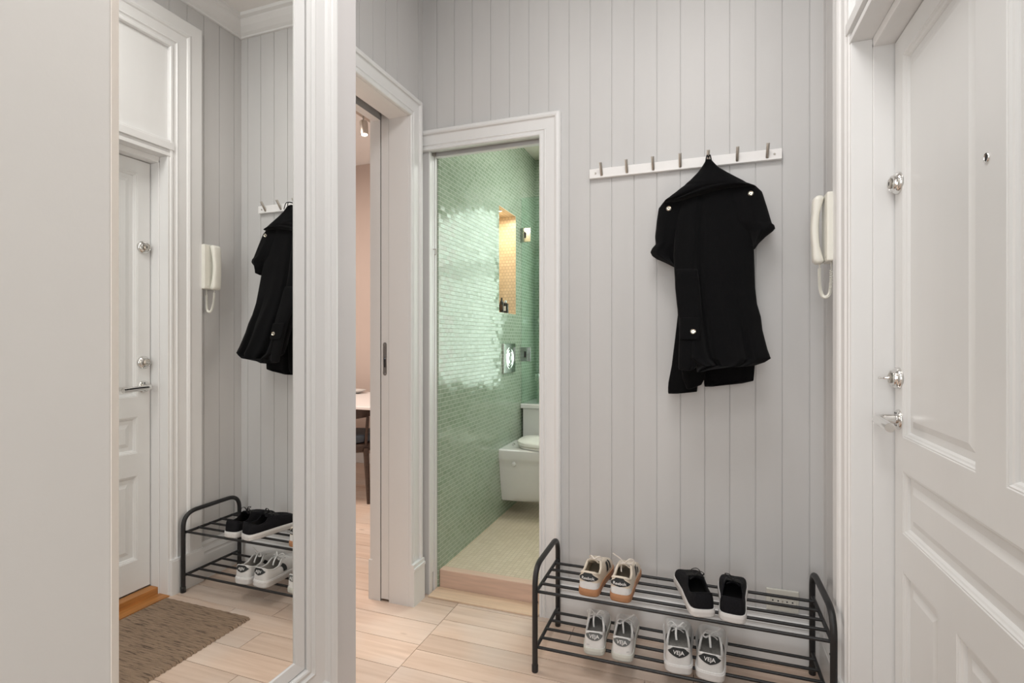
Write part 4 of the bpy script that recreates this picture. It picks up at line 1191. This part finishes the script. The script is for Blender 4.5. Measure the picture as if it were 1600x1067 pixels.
# ------------------------------------------------------------------ dining room beyond the passage
def dining():
    struct(obj('wall_dining', boxes((-5.2, -1.42, 4.50, 4.6, 0, CEIL)), 'dining_wall'))
    struct(obj('wall_diningend', boxes((-5.3, -5.2, -2.5, 4.6, 0, CEIL)), 'dining_wall'))
    struct(obj('wall_diningside', boxes((-1.52, -1.411, 2.40, 4.50, 0, CEIL)), 'plaster2'))
    struct(obj('baseboard_dining', boxes((-5.19, -1.53, 4.482, 4.4995, 0, .10)), 'trim', bevel=.003))
    # table
    t = empty('dining_table', 'dining table with white top and dark brown frame beyond the passage', 'table', (-3.05, 3.85, 0))
    obj('tabletop', boxes((-1.05, 1.05, -.54, .42, .725, .75)), 'tablew', t, bevel=.006)
    obj('apron', boxes((-.98, .98, -.36, -.34, .655, .7245), (-.98, .98, .35, .37, .635, .7245), (-.98, -.96, -.34, .35, .655, .7245), (.96, .98, -.34, .35, .655, .7245)), 'dwood', t)
    for x in (-.94, .94):
        for y in (-.35, .33):
            bm = bmesh.new(); tube(bm, [(x, y, 0), (x, y, .724)], [.018, .028], 12); obj('leg', bm, 'dwood', t, smooth=True)
    t2 = empty('serving_dish', 'small white dish at the far side of the dining table', 'dish', (-3.06, 4.12, .7505))
    bm = bmesh.new(); lathe(bm, [(0, 0), (.05, 0), (.08, .012), (.11, .030), (.105, .031), (.075, .016), (0, .006)], (0, 0, 0), (0, 0, 1), 32); obj('bowl_rim', bm, 'porcelain', t2, smooth=True)
    c = empty('dining_chair', 'dark brown wooden chair with blue-grey seat pad pushed up to the dining table', 'chair', (-2.645, 3.474, 0)); c.rotation_euler = (0, 0, math.radians(205))
    def pad(nm, za, zb, k0, mat):
        bm = bmesh.new(); R = []
        for z, k_ in ((za, .84), (za + .010, .95), (zb - .014, 1), (zb - .003, .97), (zb, .88)):
            ring = []
            for k in range(40):
                a = 2 * PI * k / 40; cc, s = math.cos(a), math.sin(a)
                ring.append(bm.verts.new((.225 * k0 * k_ * math.copysign(abs(cc) ** .7, cc), .215 * k0 * k_ * math.copysign(abs(s) ** .7, s), z)))
            R.append(ring)
        for a, b in zip(R, R[1:]):
            for k in range(40): bm.faces.new((a[k], a[(k + 1) % 40], b[(k + 1) % 40], b[k]))
        bm.faces.new(R[0]); bm.faces.new(R[-1])
        obj(nm, bm, mat, c, smooth=True, angle=50)
    pad('seat_frame', .385, .455, 1, 'dwood'); pad('seat_pad', .4555, .52, .96, 'bluegrey')
    for sx in (-1, 1):
        for sy in (-1, 1):
            bm = bmesh.new(); tube(bm, [(sx * .20, sy * .19, 0), (sx * .175, sy * .165, .42)], [.014, .022], 12); obj('leg', bm, 'dwood', c, smooth=True)
        bm = bmesh.new(); tube(bm, [(sx * .17, .155, .43), (sx * .19, .17, .66)], .012, 10); obj('back_post', bm, 'dwood', c, smooth=True)
    bm = bmesh.new(); A = []; B = []
    for j in range(7):
        ra = []; rb = []
        for k in range(25):
            a = math.radians(-75 + 150 * k / 24); r = .235 + .01 * j / 6; h = .045 * (1 - .5 * (abs(k - 12) / 12) ** 2)
            zz = .69 + h * (j / 3 - 1)
            ra.append(bm.verts.new((math.sin(a) * r, math.cos(a) * r * .9, zz))); rb.append(bm.verts.new((math.sin(a) * (r - .018), math.cos(a) * (r - .018) * .9, zz)))
        A.append(ra); B.append(rb)
    for j in range(6):
        for k in range(24):
            bm.faces.new((A[j][k], A[j][k + 1], A[j + 1][k + 1], A[j + 1][k])); bm.faces.new((B[j][k], B[j + 1][k], B[j + 1][k + 1], B[j][k + 1]))
        for k in (0, 24): bm.faces.new((A[j][k], A[j + 1][k], B[j + 1][k], B[j][k]))
    for j in (0, 6):
        for k in range(24): bm.faces.new((A[j][k], A[j][k + 1], B[j][k + 1], B[j][k]))
    obj('backrest', bm, 'dwood', c, smooth=True)
    # track light
    t = empty('track_light', 'ceiling track spotlight glowing in the dining room', 'lamp', (-2.39, 3.3, CEIL))
    obj('track', boxes((-.018, .018, -.9, .75, -.105, -.075)), 'steel', t)
    for y in (-.8, .6): obj('track_mount', boxes((-.01, .01, y - .01, y + .01, -.076, -.0005)), 'steel', t)
    bm = bmesh.new(); tube(bm, [(0, .03, -.104), (0, .03, -.150)], .006, 8); st = obj('stem', bm, 'steel', t, smooth=True)
    bm = bmesh.new(); lathe(bm, [(0, 0), (.026, 0), (.030, .006), (.030, .105), (.024, .105), (.022, .09), (0, .09)], (0, .03, -.140), (.12, -.05, -1), 24); obj('spot_head', bm, 'steel', t, smooth=True)
    bm = bmesh.new(); lathe(bm, [(0, .088), (.0225, .088), (.0225, .106), (.014, .109), (0, .110)], (0, .03, -.140), (.12, -.05, -1), 24); obj('lens', bm, 'bulb', t, smooth=True)
dining()

# ------------------------------------------------------------------ lights
def area(name, loc, rot, size, power, col, sy=None):
    l = bpy.data.lights.new(name, 'AREA'); l.energy = power; l.color = col; l.size = size
    if sy: l.shape = 'RECTANGLE'; l.size_y = sy
    o = bpy.data.objects.new(name, l); COL.objects.link(o); o.location = loc; o.rotation_euler = rot
    return o
area('hall_ceiling_light', (-.15, 1.0, 3.0), (0, 0, 0), .7, 16, (1, .975, .955))
area('hall_ceiling_light', (-.10, -.6, 3.0), (0, 0, 0), .6, 12, (1, .995, .985))
area('daylight_behind', (-.12, -2.3, 1.6), (math.radians(90), 0, 0), 1.0, 27, (.95, .98, 1), 2.2)
area('bath_ceiling_light', (-.5, 3.2, 2.65), (0, 0, 0), .5, 13, (1, 1, .97))
area('bath_added_shine_light', (-.60, 3.93, 1.6), (math.radians(-90), 0, 0), .7, 7, (.98, 1, .95), 1.4)  # lamp added in front of the unseen window to brighten the tiles
area('niche_light', (BXL - .06, 3.34, 2.115), (0, 0, 0), .05, 1.7, (1, .80, .56))
area('dining_ceiling_light', (-3.0, 2.6, 2.95), (0, 0, 0), 1.0, 60, (1, .88, .78))
area('dining_daylight', (-4.9, 1.5, 1.6), (math.radians(90), 0, math.radians(-90)), 1.6, 40, (1, .93, .87), 1.6)

w = bpy.data.worlds.new('world'); w.use_nodes = True; scene.world = w
w.node_tree.nodes['Background'].inputs[0].default_value = (.9, .93, 1, 1); w.node_tree.nodes['Background'].inputs[1].default_value = .15

# ------------------------------------------------------------------ camera
cd = bpy.data.cameras.new('camera'); cam = bpy.data.objects.new('camera', cd); COL.objects.link(cam)
cd.sensor_width = 36; cd.lens = F / 1600 * 36; cd.shift_y = -(533.5 - HZ) / 1600
cd.clip_start = .02
cam.location = (0, 0, CAM_H); cam.rotation_euler = (math.radians(90), 0, YAW)
scene.camera = cam
scene.view_settings.view_transform = 'Standard'
scene.view_settings.look = 'None'
scene.view_settings.exposure = 0
